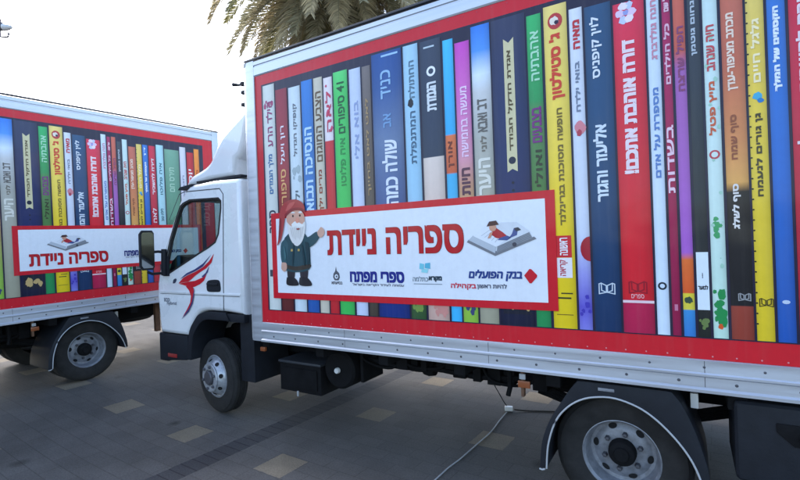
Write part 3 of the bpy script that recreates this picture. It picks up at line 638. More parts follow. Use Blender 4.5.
mb = MB(); mb.face([(-1.135,.17,2.28),(-1.135,W-.17,2.28),(-1.60,W-.17,1.46),(-1.60,.17,1.46)]); mb.build('windscreen', M['glass'], cab)
# seams, painted crease shade, crease, handle, badge, swoosh
mb = MB()
def line(pts, wdt, n=.0985, mi=0):
    for a, b in zip(pts, pts[1:]):
        d = (Vector(b)-Vector(a)).normalized(); q = Vector((-d.y,d.x))*wdt/2; a2 = Vector(a)-d*wdt*.4; b2 = Vector(b)+d*wdt*.4
        mb.flat([tuple(a2-q),tuple(b2-q),tuple(b2+q),tuple(a2+q)], n, mi)
line([(-1.36,2.06),(-1.165,2.325),(-1.08,2.345),(-.50,2.33),(-.448,2.27)], .010); line([(-.448,2.27),(-.47,1.75),(-.487,1.397),(-.497,1.10)], .011, .0983); line([(-1.565,1.245),(-.25,1.248)], .005, .0935)  # door seams; the long horizontal line is shade painted under the crease
mb.build('door_seam_crease_shade', M['gap'], cab, smooth=0)
mb = MB(); mb.box(-1.57, -.24, .094, .101, 1.255, 1.275); mb.build('body_crease', M['paint'], cab, bevel=.003)
mb = MB(); hp = smooth2([(-.75,1.33),(-.735,1.39),(-.66,1.408),(-.56,1.405),(-.535,1.36),(-.54,1.295),(-.62,1.285),(-.73,1.288),(-.75,1.33)], 4)[:-1]
mb.prism(hp, .094, .101); ho = mb.build('door_handle', M['plastic'], cab)
mb = MB(); mb.box(-.735,-.565,.080,.0935,1.352,1.376); mb.build('grip', M['plastic'], ho, bevel=.006)
mb = MB(); RD = lin((200,22,38)); BL = lin((60,62,110))
mb.flat([(-1.231,1.362),(-1.15,1.42),(-1.065,1.452),(-.93,1.49),(-.80,1.54),(-.70,1.60),(-.620,1.675),(-.66,1.585),(-.75,1.525),(-.84,1.49),(-.92,1.455),(-1.0,1.41),(-1.05,1.385)], .0975, 0, RD)
mb.flat([(-1.20,1.41),(-1.08,1.475),(-.94,1.515),(-.80,1.575),(-.66,1.67),(-.80,1.545),(-.93,1.495),(-1.065,1.457),(-1.15,1.425)], .0972, 0, BL)
mb.flat([(-1.228,1.359),(-1.05,1.383),(-.94,1.395),(-.82,1.43),(-.725,1.50),(-.79,1.40),(-.86,1.36),(-.95,1.331),(-1.0,1.325),(-1.078,1.335)], .0973, 0, RD)
mb.flat([(-.83,1.44),(-.76,1.48),(-.70,1.55),(-.725,1.485),(-.80,1.43)], .0970, 0, BL)
mb.flat([(-1.10,1.335),(-1.04,1.29),(-1.012,1.23),(-1.03,1.16),(-1.09,1.085),(-1.17,1.0),(-1.06,1.08),(-.99,1.17),(-.965,1.25),(-.96,1.31),(-.99,1.34)], .0925, 0, RD)
mb.flat([(-1.05,1.10),(-1.11,1.05),(-1.19,.975),(-1.06,1.06),(-.985,1.155),(-.955,1.25),(-.952,1.31),(-.972,1.25),(-1.0,1.17)], .0922, 0, BL)
mb.flat(smooth2([(-1.335,1.36),(-1.32,1.40),(-1.28,1.415),(-1.262,1.40),(-1.29,1.365),(-1.335,1.36)],3)[:-1], .0976, 0, lin((55,60,80)))
mb.build('swoosh_decal', INK, cab, smooth=0)
mb = MB(); put_text(mb, 'ECO', .097, -1.50, -1.40, 1.158, 1.195, lin((110,115,125)), .002); put_text(mb, 'hybrid', .097, -1.45, -1.28, 1.115, 1.16, lin((120,125,135)), .001); mb.build('badge', INK, cab, smooth=0)
# bumper and step, flare
mb = MB(); mb.prism([(-1.60,.797),(-1.108,.797),(-1.112,.55),(-1.16,.53),(-1.55,.49),(-1.62,.55)], .10, .42); mb.box(-1.66,-1.50,.12,W-.12,.48,.797); bp = mb.build('bumper', M['plastic'], R_ROOT, bevel=.02)
mb = MB(); mb.box(-1.46,-1.30,.093,.101,.545,.585); mb.build('reflector', M['redlens'], bp, bevel=.003)
mb = MB(); arc = smooth2([(-1.112,.55),(-1.10,.70),(-1.06,.86),(-.985,.962),(-.90,1.04),(-.80,1.07),(-.70,1.078),(-.46,1.078)], 4)
a2 = [(p[0]+.02*0, p[1]) for p in arc]; inn = smooth2([(-1.04,.55),(-1.02,.70),(-.985,.82),(-.92,.905),(-.85,.965),(-.77,.995),(-.68,1.0),(-.40,1.0)], 4)
k = len(arc); vs = [(p[0],.092,p[1]) for p in arc]+[(p[0],.086,p[1]) for p in inn]+[(p[0],.5,p[1]) for p in inn]+[(p[0],.5,p[1]) for p in arc]
mb.mesh(vs, [(r*k+i, r*k+i+1, ((r+1)%4)*k+i+1, ((r+1)%4)*k+i) for r in range(4) for i in range(k-1)])
mb.box(-.335,-.14,.16,.62,.40,1.06); mb.box(-.46,-.20,.10,.30,.99,1.07)
mb.build('front_mudguard', M['plastic'], R_ROOT, recalc=True, bevel=.006)
# cab back details, roof gasket
mb = MB(); mb.prism([(-1.19,2.372),(-1.16,2.40),(-.95,2.418),(-.95,2.392),(-1.12,2.37)], .10, .40); mb.prism([(-.95,2.428),(-.25,2.432),(-.25,2.455),(-.95,2.45)], .16, .24); mb.build('roof_gasket', M['plastic'], cab)
mb = MB(); mb.box(-.19,-.06,.35,W-.35,.9,2.1); mb.box(-.15,-.02,.5,.75,2.1,2.6); mb.build('air_intake', M['plastic'], cab, bevel=.02)
# wind deflector
tp = smooth2([(-1.205,2.395),(-1.18,2.465),(-1.11,2.522),(-1.01,2.553),(-.89,2.588),(-.80,2.632),(-.735,2.70),(-.665,2.80),(-.575,2.89),(-.45,2.967),(-.31,3.045),(-.15,3.14)], 4)
dp = tp + [(-.17,3.02),(-.25,2.77),(-.30,2.66),(-.37,2.63),(-.385,2.455),(-.8,2.45)]
mb = MB(); P0 = ccw(dp); k = len(P0)
lv = [(.20,.05),(.206,.028),(.222,.01),(.25,0)]
rings = [[(p[0],n,p[1]) for p in (inset(P0,d) if d else P0)] for n, d in lv]+[[(p[0],W-n,p[1]) for p in (inset(P0,d) if d else P0)] for n, d in lv[::-1]]
mb.mesh([q for r in rings for q in r], [(j*k+i, j*k+(i+1)%k, (j+1)*k+(i+1)%k, (j+1)*k+i) for j in range(len(rings)-1) for i in range(k)])
sd_ = inset(P0,.05)
for n in (.20, W-.20): mb.mesh([(p[0],n,p[1]) for p in sd_], [tuple(t) for t in tessellate_polygon([[Vector((p[0],p[1],0)) for p in sd_]])])
mb.build('wind_deflector', M['paint'], R_ROOT, recalc=True, smooth=40, flat_sides=True)
# interior
mb = MB()
for s0 in (.35, 1.25): mb.box(-.95,-.45,s0,s0+.6,1.0,1.25); mb.box(-.52,-.36,s0,s0+.6,1.25,1.80)
mb.build('seat', M['seat'], cab, bevel=.05)
mb = MB(); mb.prism([(-1.57,1.1),(-1.585,1.45),(-1.50,1.60),(-1.40,1.67),(-1.24,1.65),(-1.12,1.5),(-1.2,1.1)], .2, W-.2); mb.box(-1.5,-.25,.18,W-.18,1.0,1.06); mb.build('dashboard', M['plastic'], cab, bevel=.02)
mb = MB(); ring = [Vector((-1.06,.62,1.66))+Matrix.Rotation(math.radians(-35),3,'Y')@Vector((.20*math.cos(t*PI/12),.20*math.sin(t*PI/12),0)) for t in range(25)]
mb.tube(ring, .016, 8, cap=False); mb.tube([(-1.06,.42,1.66),(-1.06,.82,1.66)], .014, 6); mb.tube([(-1.06,.62,1.66),(-1.22,.62,1.40)], .03, 8); mb.build('steering_wheel', M['rubber'], cab)
# mirrors
def mirror(sg):
    y = (lambda v: v) if sg > 0 else (lambda v: W-v)
    m = MB(); pts = [(y(-.185),1.55),(y(-.185),1.915),(y(-.165),1.945),(y(-.055),1.945),(y(-.035),1.915),(y(-.035),1.55),(y(-.055),1.52),(y(-.165),1.52)]
    k = len(pts); cx = sum(p[0] for p in pts)/k; cz = 1.735
    sh = lambda f: [((p[0]-cx)*f+cx, (p[1]-cz)*f+cz) for p in pts]
    rg = [(-1.44,1.),(-1.455,1.0),(-1.485,.94),(-1.51,.7)]
    m.mesh([(u,a,b) for u,f in rg for a,b in sh(f)], [(j*k+i,j*k+(i+1)%k,(j+1)*k+(i+1)%k,(j+1)*k+i) for j in range(3) for i in range(k)]+[tuple(range(k)), tuple(range(3*k,4*k))[::-1]])
    o = m.build('wing_mirror', M['plastic'], cab, recalc=True, smooth=40)
    m = MB(); m.mesh([(-1.437,a,b) for a,b in sh(.9)], [tuple(range(k))]); m.build('mirror_glass', M['mirror'], o, recalc=True)
    m = MB()
    m.tube([(-1.47,y(-.06),1.71),(-1.46,y(.02),1.715),(-1.44,y(.11),1.70)], .016, 8); m.tube([(-1.47,y(-.10),1.50),(-1.47,y(-.05),1.475),(-1.47,y(.11),1.475)], .016, 8)
    m.tube([(-1.455,y(.075),1.45),(-1.44,y(.075),1.74)], .03, 8); m.box(-1.50,-1.39,*sorted((y(.085),y(.104))),1.44,1.66)
    m.build('mirror_arm', M['plastic'], o, bevel=.008)
mirror(1); mirror(-1)
# headlights and grille (front face)
for s in (.35, W-.35-.3):
    mb = MB(); mb.box(-1.655,-1.60,s,s+.3,.84,1.0); mb.build('headlight', M['trim'], cab, bevel=.02)
mb = MB(); mb.box(-1.66,-1.61,.75,W-.75,.85,1.05); mb.build('grille', M['plastic'], cab, bevel=.01)

# --- wheels
def tyre_prof(n0, wd, r=.382):
    return [(.212,n0+.022),(.222,n0+.012),(.26,n0+.002),(.305,n0),(.34,n0+.006),(.352,n0+.010),(.354,n0+.016),(.368,n0+.024),(r-.003,n0+.036),(r,n0+.05),
            (r,n0+.068),(r-.012,n0+.070),(r-.012,n0+.078),(r,n0+.080),(r,n0+wd/2-.006),(r-.012,n0+wd/2-.004),(r-.012,n0+wd/2+.004),(r,n0+wd/2+.006),
            (r,n0+wd-.08),(r-.012,n0+wd-.078),(r-.012,n0+wd-.070),(r,n0+wd-.068),(r,n0+wd-.05),(r-.003,n0+wd-.036),(.34,n0+wd-.006),(.305,n0+wd),(.26,n0+wd-.002),(.212,n0+wd-.022)]
def rear_wheel(u, side, zc=.385):
    f = (lambda v: v) if side > 0 else (lambda v: W-v)
    mp = lambda pr: [(r, f(a)) for r, a in pr]
    m = MB(); m.lathe(mp(tyre_prof(.085,.205)), (u,0,zc), 'y', 64); t = m.build('rear_wheel', M['rubber'], R_ROOT, recalc=True, smooth=28)
    m = MB(); m.lathe(mp(tyre_prof(.325,.205)), (u,0,zc), 'y', 48); m.build('inner_tyre', M['rubber'], t, recalc=True, smooth=28)
    m = MB(); m.lathe(mp([(.205,.112),(.216,.097),(.221,.099),(.219,.108),(.205,.118),(.198,.14),(.190,.19),(.186,.205),(.165,.207),(.142,.196),(.128,.190),(.085,.190),(.080,.19)]), (u,0,zc), 'y', 56)
    m.lathe(mp([(.19,.2),(.19,.30)]), (u,0,zc), 'y', 40); m.build('rim', M['rim'], t, recalc=True, smooth=30)
    m = MB(); m.lathe(mp([(.082,.200),(.078,.150),(.070,.138),(.045,.130),(.04,.118),(.001,.116)]), (u,0,zc), 'y', 32); m.build('hub', M['chassis'], t, recalc=True)
    for i in range(6):
        a = i*PI/3+.35; m = MB(); m.lathe(mp([(.0165,.192),(.0165,.172),(.012,.160),(.001,.158)]), (u+.108*math.cos(a),0,zc+.108*math.sin(a)), 'y', 6)
        m.build('wheel_nut', M['lampmetal'], t, recalc=True, smooth=20)
    for i in range(6):
        m = MB(); a = i*PI/3+.87; cu, cz = u+.156*math.cos(a), zc+.156*math.sin(a)
        pts = [(cu+.017*math.cos(q*PI/8)*math.cos(a)-.026*math.sin(q*PI/8)*math.sin(a), cz+.017*math.cos(q*PI/8)*math.sin(a)+.026*math.sin(q*PI/8)*math.cos(a)) for q in range(16)]
        vs = []
        for p in pts:
            rr = math.hypot(p[0]-u, p[1]-zc); d = .196+(rr-.142)/(.165-.142)*.011 if rr > .142 else .19+(rr-.128)/.014*.006
            vs.append((p[0], f(min(d,.2065)-.0025), p[1]))
        m.mesh(vs, [tuple(range(16))])
        m.build('hand_hole', M['dark'], t, recalc=True)
def front_wheel(u, side, zc=.39, steer=0.):
    f = (lambda v: v) if side > 0 else (lambda v: W-v); mp = lambda pr: [(r, f(a)) for r, a in pr]
    m = MB(); m.lathe(mp(tyre_prof(.165,.188)), (u,0,zc), 'y', 64); t = m.build('front_wheel', M['rubber'], R_ROOT, recalc=True, smooth=28)
    m = MB(); m.lathe(mp([(.2,.30),(.2,.215),(.205,.19),(.216,.176),(.222,.178),(.219,.19),(.20,.195),(.195,.19),(.192,.172),(.168,.140),(.152,.122),(.09,.116),(.075,.116)]), (u,0,zc), 'y', 56)
    m.build('rim', M['chrome'], t, recalc=True, smooth=30)
    m = MB(); m.lathe(mp([(.076,.119),(.074,.092),(.065,.082),(.001,.078)]), (u,0,zc), 'y', 32); m.build('hub', M['lampmetal'], t, recalc=True)
    m = MB(); m.lathe(mp([(.088,.119),(.088,.104),(.142,.104),(.149,.110),(.147,.124)]), (u,0,zc), 'y', 40); m.build('nut_ring', M['chrome'], t, recalc=True)
    for i in range(6):
        a = i*PI/3+.3; m = MB(); m.lathe(mp([(.015,.106),(.015,.091),(.011,.083),(.001,.081)]), (u+.115*math.cos(a),0,zc+.115*math.sin(a)), 'y', 6)
        m.build('wheel_nut', M['lampmetal'], t, recalc=True, smooth=20)
    for i in range(8):
        m = MB(); a = i*PI/4+.2; ca, sa = math.cos(a), math.sin(a); vs = []
        for q in range(14):
            pr_, pt = .014*math.cos(q*PI/7), .023*math.sin(q*PI/7); rr = .172+pr_
            d = .140+(rr-.168)/.024*.032 if rr > .168 else .122+(rr-.152)/.016*.018
            vs.append((u+rr*ca-pt*sa, f(d-.0035), zc+rr*sa+pt*ca))
        m.mesh(vs, [tuple(range(14))])
        m.build('hand_hole', M['dark'], t, recalc=True)
    c = Vector((u, f(.267), zc)); T = Matrix.Translation(c) @ Matrix.Rotation(math.radians(-9), 4, 'Z') @ Matrix.Translation(-c)   # steered
    for o in [t]+list(t.children): o.data.transform(T)
UW = 3.12; UF = -.745
for s in (1, -1): rear_wheel(UW, s); front_wheel(UF, s)
# --- rear mudguards
def mudguard(side):
    f = (lambda v: v) if side > 0 else (lambda v: W-v)
    outer = smooth2([(2.655,.262),(2.672,.42),(2.72,.56),(2.79,.68),(2.86,.79),(2.905,.845)],4)+smooth2([(3.40,.845),(3.455,.77),(3.515,.62),(3.56,.45),(3.572,.34)],4)
    inner = smooth2([(2.700,.268),(2.715,.42),(2.765,.575),(2.84,.675),(2.93,.738),(3.03,.766),(3.13,.767),(3.25,.728),(3.35,.655),(3.44,.555),(3.50,.455),(3.542,.33)],4)
    # resample both to the same count
    def res(p, n):
        L_ = [0]
        for a, b in zip(p, p[1:]): L_.append(L_[-1]+math.dist(a,b))
        out = []
        for i in range(n):
            t = L_[-1]*i/(n-1); j = max(q for q in range(len(L_)) if L_[q] <= t+1e-9); j = min(j, len(p)-2)
            s = (t-L_[j])/max(L_[j+1]-L_[j],1e-9); out.append((p[j][0]+(p[j+1][0]-p[j][0])*s, p[j][1]+(p[j+1][1]-p[j][1])*s))
        return out
    n = 48; O, I = res(outer, n), res(inner, n)
    m = MB()
    vs = [(p[0],f(.004),p[1]) for p in O]+[(p[0],f(-.004),p[1]) for p in I]+[(p[0],f(.55),p[1]) for p in I]+[(p[0],f(.55),p[1]) for p in O]
    fs = [(r*n+i, r*n+i+1, ((r+1)%4)*n+i+1, ((r+1)%4)*n+i) for r in range(4) for i in range(n-1)]+[(0,n,2*n,3*n),(n-1,4*n-1,3*n-1,2*n-1)]
    m.mesh(vs, fs); g = m.build('rear_mudguard', M['plastic'], R_ROOT, recalc=True, bevel=.004, smooth=30)
    m = MB(); I2 = [(2.655,.258),(2.672,.255),(2.69,.262)]+I; m.tube([(p[0],f(-.006),p[1]) for p in I2], .0055, 8); m.build('edge_trim', M['trim'], g)
    m = MB(); m.box(3.02,3.11,*sorted((f(-.004),f(.006))),.802,.820); m.build('badge_plate', M['rim'], g, bevel=.003)
for s in (1, -1): mudguard(s)
# --- chassis and what hangs under it
mb = MB()
for n in (.66, 1.46): mb.box(-1.3, 5.0, n, n+.07, .60, .84)
for uu in (.1, .75, 1.4, 2.05, 2.7, 3.66, 4.2, 4.9): mb.box(uu, uu+.09, .05, W-.05, .77, .862)
for uu in (.4, 1.75, 2.9, 4.7): mb.box(uu, uu+.12, .66, 1.53, .55, .68)
mb.box(-1.2,-.1,.75,1.4,.45,1.0)
ch = mb.build('chassis', M['chassis'], R_ROOT, bevel=.01)
mb = MB()
for uu in (UF, UW): mb.tube([(uu,.3,.385),(uu,W-.3,.385)], .06, 12)
mb.lathe([(.001,-.17),(.1,-.15),(.17,-.05),(.17,.05),(.1,.15),(.001,.17)], (UW,1.1,.385), 'x', 20); mb.tube([(-.1,1.1,.62),(1.4,1.1,.58),(UW-.15,1.1,.42)], .045, 10)
for n in (.60, 1.56):
    for k in range(3): mb.tube(catmull([(UW-.62,n,.60-.02*k),(UW,n,.47-.02*k),(UW+.62,n,.62-.02*k)],6), .022, 6)
mb.build('axle', M['chassis'], ch, recalc=True)
mb = MB(); mb.box(.06,.58,.30,.72,.33,.60); mb.box(.10,.54,.285,.30,.37,.56); bb = mb.build('battery_box', M['chassis'], R_ROOT, bevel=.02)
mb = MB(); mb.box(.05,.59,.285,.73,.60,.625); mb.build('lid', M['greytank'], bb, bevel=.008)
mb = MB(); mb.box(.30,.315,.27,.285,.30,.35); mb.build('clasp', M['trim'], bb, bevel=.004)
mb = MB(); mb.lathe([(.001,.50),(.12,.50),(.165,.485),(.172,.45),(.172,.0),(.15,-.02),(.001,-.02)][::-1], (.80,.31,.60), 'y', 36); tk = mb.build('fuel_tank', M['chassis'], R_ROOT, recalc=True)
mb = MB(); mb.lathe([(.001,-.03),(.022,-.03),(.026,-.02),(.026,0)], (.80,.285,.60), 'y', 16); mb.build('filler_cap', M['white'], tk, recalc=True)
mb = MB()                                              # pipes, valves and brackets along the frame
mb.tube(catmull([(1.0,.45,.70),(1.35,.42,.66),(1.7,.45,.67),(2.1,.42,.66),(2.6,.45,.70)],6), .022, 8)
rr = random.Random(5)
for i in range(14):
    uu = 1.02+i*.115; d = .03+.10*rr.random(); mb.box(uu, uu+.05+.06*rr.random(), .36+.1*rr.random(), .6, .80-d-.05, .84)
for uu in (.62,1.0): mb.box(uu,uu+.03,.35,.66,.5,.84)
mb.tube([(2.38,.28,.84),(2.385,.275,.66),(2.37,.27,.60)], .018, 8); mb.lathe([(.001,-.05),(.06,-.05),(.07,0),(.06,.05),(.001,.05)], (1.62,.5,.66), 'x', 16)
for i in range(7):
    u0 = .95+rr.random()*1.2; n0 = .38+.2*rr.random(); mb.tube(catmull([(u0,n0,.80),(u0+.1,n0-.03,.70-.05*rr.random()),(u0+.35,n0,.69-.04*rr.random()),(u0+.5,n0+.05,.79)],6), .011, 6)
mb.build('frame_fittings', M['chassis'], ch, recalc=True)
mb = MB(); mb.box(.13,.19,-.006,.02,.775,.812); mb.build('side_marker', M['amber'], R_ROOT, bevel=.005)
mb = MB(); mb.box(2.535,2.555,.05,.09,.68,.865); sb = mb.build('side_marker', M['rust'], R_ROOT, bevel=.004)
mb = MB(); mb.box(2.52,2.60,.035,.05,.745,.79); mb.build('amber_reflector', M['amber'], sb, bevel=.004); mb = MB(); mb.box(2.53,2.57,.036,.05,.80,.835); mb.build('bracket_plate', M['trim'], sb, bevel=.003)
mb = MB(); mb.box(3.49,3.53,.14,.17,.725,.81); mb.build('reflector', M['white'], R_ROOT, bevel=.006)
mb = MB(); pr_ = [(r, a-.10) for r, a in tyre_prof(0,.2)]; mb.lathe(pr_, (4.06,1.05,.64), 'z', 48); sp = mb.build('spare_wheel', M['rubber'], R_ROOT, recalc=True, smooth=28)
mb = MB(); mb.lathe([(.21,.06),(.19,.0),(.1,-.03),(.001,-.03)], (4.06,1.05,.64), 'z', 36); mb.build('rim', M['rim'], sp, recalc=True)
mb = MB(); mb.box(3.685,4.42,.02,.5,.41,.835); tb = mb.build('toolbox', M['plastic'], R_ROOT, bevel=.035, seg=3)
mb = MB(); mb.prism([(3.86,.745),(4.12,.745),(4.12,.70),(4.05,.635),(3.93,.635),(3.86,.70)], .012, .03); lt = mb.build('latch', M['chassis'], tb, bevel=.006)
mb = MB(); mb.box(3.95,4.03,.002,.014,.665,.70); mb.build('latch_handle', M['plastic'], lt, bevel=.004)
mb = MB(); mb.box(4.99,5.09,.05,W-.05,.48,.62); mb.box(4.9,5.02,.5,.58,.5,.86); mb.box(4.9,5.02,1.6,1.68,.5,.86); mb.build('rear_bumper', M['greytank'], R_ROOT, bevel=.01)
for s in (.06, W-.36):
    mb = MB(); mb.box(5.09,5.125,s,s+.3,.66,.78); mb.build('tail_lamp', M['redlens'], R_ROOT, bevel=.01)
for s in (.06, W/2+.004):
    mb = MB(); mb.box(LEN-.022,LEN+.012,s+.02,s+W/2-.084,ZB+.06,ZT-.08); dr = mb.build('rear_door', M['paint'], R_ROOT, bevel=.006)
    mb = MB(); mb.tube([(LEN+.03,s+.4,ZB+.1),(LEN+.03,s+.4,ZT-.15)], .014, 8); mb.build('lock_bar', M['alu'], dr)

# ------------------------------------------------------------------ second truck: same model, other sign
L_ROOT = copy_tree(R_ROOT, None, skip=(sign_R, tb))
L_ROOT.location = (FIT['xl'], FIT['yl'], FIT['zL']); L_ROOT.rotation_euler = (0, -FIT['tL'], FIT['al'])
L_ROOT['label'] = 'truck with book spine wrap at the left edge, partly behind the white cab'
_R = R_ROOT; R_ROOT = L_ROOT
def content_L(s):
    title(s, 2.525, 3.365, 1.50, 1.632, .005)
    m = MB(); openbook(m, 2.70, 1.665, .45, .19); m.build('open_book_picture', INK, s, smooth=0)
    n = -.016; m = MB(); put_text(m, 'ספרי מפתח', n, 3.575, 3.93, 1.555, 1.622, lin((28,40,110)), .004); put_text(m, 'עמותה לעידוד הקריאה', n, 3.59, 3.92, 1.525, 1.545, lin((95,95,110)), .0006); m.build('logo', INK, s, smooth=0)
    m = MB(); put_text(m, 'בנק הפועלים', n, 4.10, 4.38, 1.555, 1.61, lin((35,62,130)), .003, slant=.03); cu, cz = 4.45, 1.58
    m.flat([(cu-.038,cz+.004),(cu-.007,cz-.042),(cu+.036,cz-.006),(cu+.006,cz+.04)], n, 0, lin((205,20,40))); m.build('logo', INK, s, smooth=0)
signboard(2.374, 4.72, 1.405, 1.967, .045, content_L)
mb = MB(); mb.box(4.115,4.185,.28,.34,.41,.866); mb.build('support_bracket', M['rust'], R_ROOT, bevel=.006)
R_ROOT = _R

# ------------------------------------------------------------------ cords on the pavement
def gp(u, n, dz=0):
    x, y = from_uv(u, n); return (x, y, gz(x, y)+dz)
path = [gp(u, n, .008) for u, n in [(1.80,-2.2),(1.93,-1.3),(1.84,-.6),(1.885,-.2),(1.90,.03),(1.905,.2),(1.925,.37),(1.94,.65),(1.955,.97),(1.935,1.25),(1.925,1.50)]]
mb = MB(); mb.tube(catmull(path, 8), .0052, 8); co = mb.build('extension_cord', M['cord_w'])
tag(co, 'pale grey cord running over the pavement from under the truck', 'cord')
mb = MB(); x, y, z = gp(1.925, 1.56)
mb.box(-.04,.04,-.026,.026,.003,.045); cn = mb.build('cord_connector', M['white'], None, bevel=.010, seg=3)
cn.location = (x, y, z); cn.rotation_euler = (0, 0, FIT['ar']+.35); tag(cn, 'small white plug connector where pale and black cords meet', 'connector')
mb = MB(); mb.tube(catmull([gp(1.98,1.565,.02),gp(2.1,1.62,.008),gp(2.39,1.73,.008),gp(2.8,1.82,.008),gp(3.3,1.75,.008)], 8), .0065, 8)
bc = mb.build('power_cable', M['rubber']); tag(bc, 'black cable lying on the pavement towards the rear wheel', 'cable')
mb = MB(); a = gp(1.90,1.57,.045); b_ = gp(1.66,1.75,.30); c_ = gp(1.55,1.85,.70); mb.tube(catmull([a, gp(1.82,1.62,.12), b_, c_, gp(1.54,1.86,.80)], 8), .005, 8)
hc = mb.build('hanging_cable', M['rubber']); tag(hc, 'thin black cable hanging from the truck frame down to the plug connector', 'cable')

# ------------------------------------------------------------------ date palm behind the trucks
def leaf_mat(name, c, tr):
    m = bpy.data.materials.new(name); m.use_nodes = True; nt = m.node_tree; b = nt.nodes['Principled BSDF']; out = nt.nodes['Material Output']
    oi = nt.nodes.new('ShaderNodeNewGeometry'); r = nt.nodes.new('ShaderNodeMapRange'); r.inputs[3].default_value = .6; r.inputs[4].default_value = 1.5
    nt.links.new(oi.outputs['Random Per Island'], r.inputs[0])
    mx = nt.nodes.new('ShaderNodeMix'); mx.data_type = 'RGBA'; mx.blend_type = 'MULTIPLY'; mx.inputs[0].default_value = 1; mx.inputs[6].default_value = (*c, 1); nt.links.new(r.outputs[0], mx.inputs[7])
    nt.links.new(mx.outputs[2], b.inputs['Base Color']); b.inputs['Roughness'].default_value = .42
    t = nt.nodes.new('ShaderNodeBsdfTranslucent'); nt.links.new(mx.outputs[2], t.inputs[0]); x = nt.nodes.new('ShaderNodeMixShader'); x.inputs[0].default_value = tr
    nt.links.new(b.outputs[0], x.inputs[1]); nt.links.new(t.outputs[0], x.inputs[2]); nt.links.new(x.outputs[0], out.inputs[0]); return m
MG = leaf_mat('palm_leaflet_green', (.25,.235,.115), .55); MG2 = leaf_mat('palm_leaflet_grey', (.36,.335,.22), .55); MT = leaf_mat('palm_leaflet_dry', (.42,.35,.21), .35)
MTR = mat('palm_trunk', (.13,.10,.075), .9, 0, 0, .4, 14, .8, 20); MR = mat('palm_rachis', (.20,.19,.11), .6, 0, 0, .2, 10)
PX, PY, PZ = -1.2, 12.5, 9.5
palm = empty('palm_tree', (PX, PY, gz(PX, PY))); tag(palm, 'tall date palm with grey green fronds rising behind the front truck', 'palm tree')
mb = MB(); H = PZ-gz(PX,PY)-.3; rr = random.Random(3)
pts = [(.25*math.sin(i*.12), .1*math.sin(i*.2), H*i/40-.1) for i in range(41)]
mb.tube(pts, [.30-.10*i/40+(.022 if i%2 else 0) for i in range(41)], 18)
for i in range(150):
    z = H*.55+H*.45*rr.random(); a = rr.random()*2*PI; ii = int(z/H*40); p = pts[min(ii,40)]; r0 = .23
    mb.tube([(p[0]+r0*math.cos(a),p[1]+r0*math.sin(a),z),(p[0]+(r0+.10)*math.cos(a),p[1]+(r0+.10)*math.sin(a),z+.16)], [.05,.025], 5)
trunk = mb.build('trunk', MTR, palm)
top = Vector((pts[-1][0], pts[-1][1], H+.15))
def frond(az, el, ln, kind, seed):
    rr = random.Random(seed); m = MB(); d = Vector((math.cos(az)*math.cos(el), math.sin(az)*math.cos(el), math.sin(el)))
    p = top.copy()+Vector((math.cos(az),math.sin(az),0))*.15+Vector((0,0,-.45 if el < 0 else -.1)); n = 26; P = [p.copy()]; D = [d.copy()]
    for i in range(n):
        g = (.022+.055*(i/n)) * (1.0 if kind < 2 else 1.5)
        d = (d+Vector((0,0,-g))+Vector((rr.uniform(-1,1),rr.uniform(-1,1),0))*.006).normalized(); p = p+d*ln/n; P.append(p.copy()); D.append(d.copy())
    m.tube(P, [.022*(1-.85*i/n) for i in range(n+1)], 5, 1)
    cnt = int(44*ln)
    for k in range(cnt):
        t = .12+.88*k/cnt; x = t*n; i = min(int(x), n-1); q = P[i].lerp(P[i+1], x-i); dd = D[i]
        sidev = dd.cross(Vector((0,0,1))); sidev = sidev.normalized() if sidev.length > .05 else Vector((1,0,0)); up = sidev.cross(dd)
        L_ = (.50*math.sin(PI*(.18+.78*t))**.7+.05)*(.85+.3*rr.random())
        for sg in (-1, 1):
            w_ = (dd*(.55+.5*t)+sidev*sg*(1.0-.25*t)+up*(.38+rr.uniform(-.3,.3))).normalized()
            tip = q+w_*L_+Vector((0,0,-.12*L_*rr.random()-(.25*L_ if kind == 2 else .05*L_))); md = q+w_*L_*.45; wv = dd.cross(w_).cross(w_).normalized()*.015
            m.mesh([q-wv*.4, q+wv*.4, md+wv, tip, md-wv], [(0,1,2,4),(4,2,3)], 0)
    return m.build('frond', [[MG,MG2,MT][kind], MR], palm, smooth=0)
rr = random.Random(11); k = 0
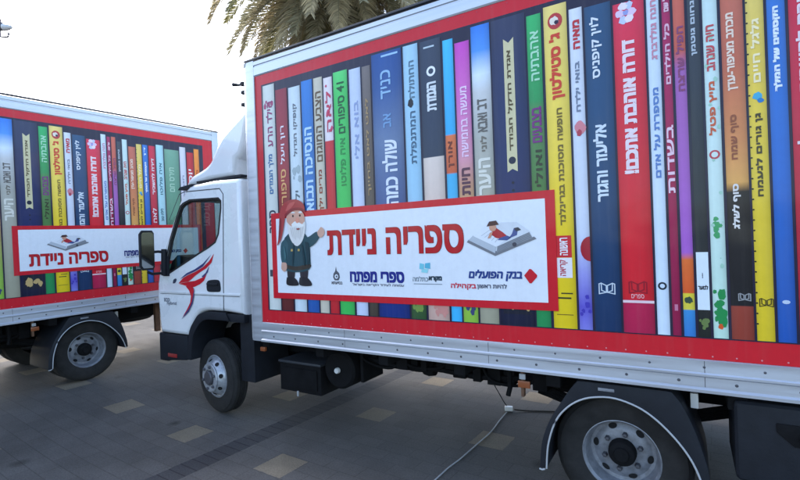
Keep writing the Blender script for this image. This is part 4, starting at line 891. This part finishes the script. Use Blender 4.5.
for ring, (el, cnt, ln) in enumerate([(1.25,7,2.9),(.95,11,3.4),(.65,14,3.8),(.35,16,3.9),(.08,19,3.8),(-.2,20,3.5),(-.5,15,3.1),(-.85,11,2.6)]):
    for i in range(cnt):
        az = 2*PI*i/cnt+ring*.37+rr.uniform(-.15,.15); kind = 0 if rr.random() < .5 else 1
        if ring >= 5 and rr.random() < .45: kind = 2
        if ring == 4 and rr.random() < .2: kind = 2
        frond(az, el+rr.uniform(-.12,.12), ln*rr.uniform(.88,1.1), kind, 100+k); k += 1
# date stalks hanging under the crown
for i in range(7):
    a = -PI/2+(i-3)*.45; m = MB(); b0 = top+Vector((0,0,-.3)); P = [b0, b0+Vector((math.cos(a)*.5,math.sin(a)*.5,.1)), b0+Vector((math.cos(a)*.9,math.sin(a)*.9,-.4)), b0+Vector((math.cos(a)*1.0,math.sin(a)*1.0,-.9))]
    m.tube(catmull(P,5), .022, 6)
    for j in range(60):
        s0 = P[2].lerp(P[3], rr.random()); e = s0+Vector((rr.uniform(-.22,.22),rr.uniform(-.22,.22),-rr.uniform(.25,.7))); m.tube([s0,(s0+e)/2+Vector((rr.uniform(-.04,.04),0,.03)),e], [.007,.010,.006], 4)
    m.build('fruit_stalk', MT, palm, smooth=0)

# ------------------------------------------------------------------ street lamp at the far left
lx, ly = -12.75, 14.; lp = empty('street_lamp', (lx, ly, gz(lx,ly))); tag(lp, 'street lamp with dark head on a thin arm high in the left sky', 'street lamp')
mb = MB(); mb.tube([(0,0,0),(0,0,4),(0,0,8.15)], [.09,.075,.05], 14); mb.lathe([(.16,0),(.16,.25),(.10,.32)], (0,0,0), 'z', 16); mb.build('pole', M['lampmetal'], lp)
mb = MB(); mb.tube(catmull([(0,0,7.95),(.45,0,8.07),(.85,0,8.03),(1.18,0,7.99),(1.26,0,8.02),(1.27,0,8.12)],6), .024, 8); mb.build('arm', M['lampmetal'], lp)
mb = MB(); mb.lathe([(.001,.15),(.05,.145),(.10,.10),(.125,.03),(.115,-.05),(.07,-.10),(.001,-.11)], (1.02,0,8.30), 'z', 20); mb.tube([(1.02,0,8.02),(1.02,0,8.20)], .02, 6); mb.tube([(1.02,0,8.44),(1.05,0,8.53)], .02, 6); mb.build('lamp_head', M['lampmetal'], lp)
mb = MB(); mb.lathe([(.10,0),(.09,.12),(.05,.24),(.001,.27)], (1.12,0,8.28), 'x', 16); mb.build('lamp_shade', M['lampglass'], lp)
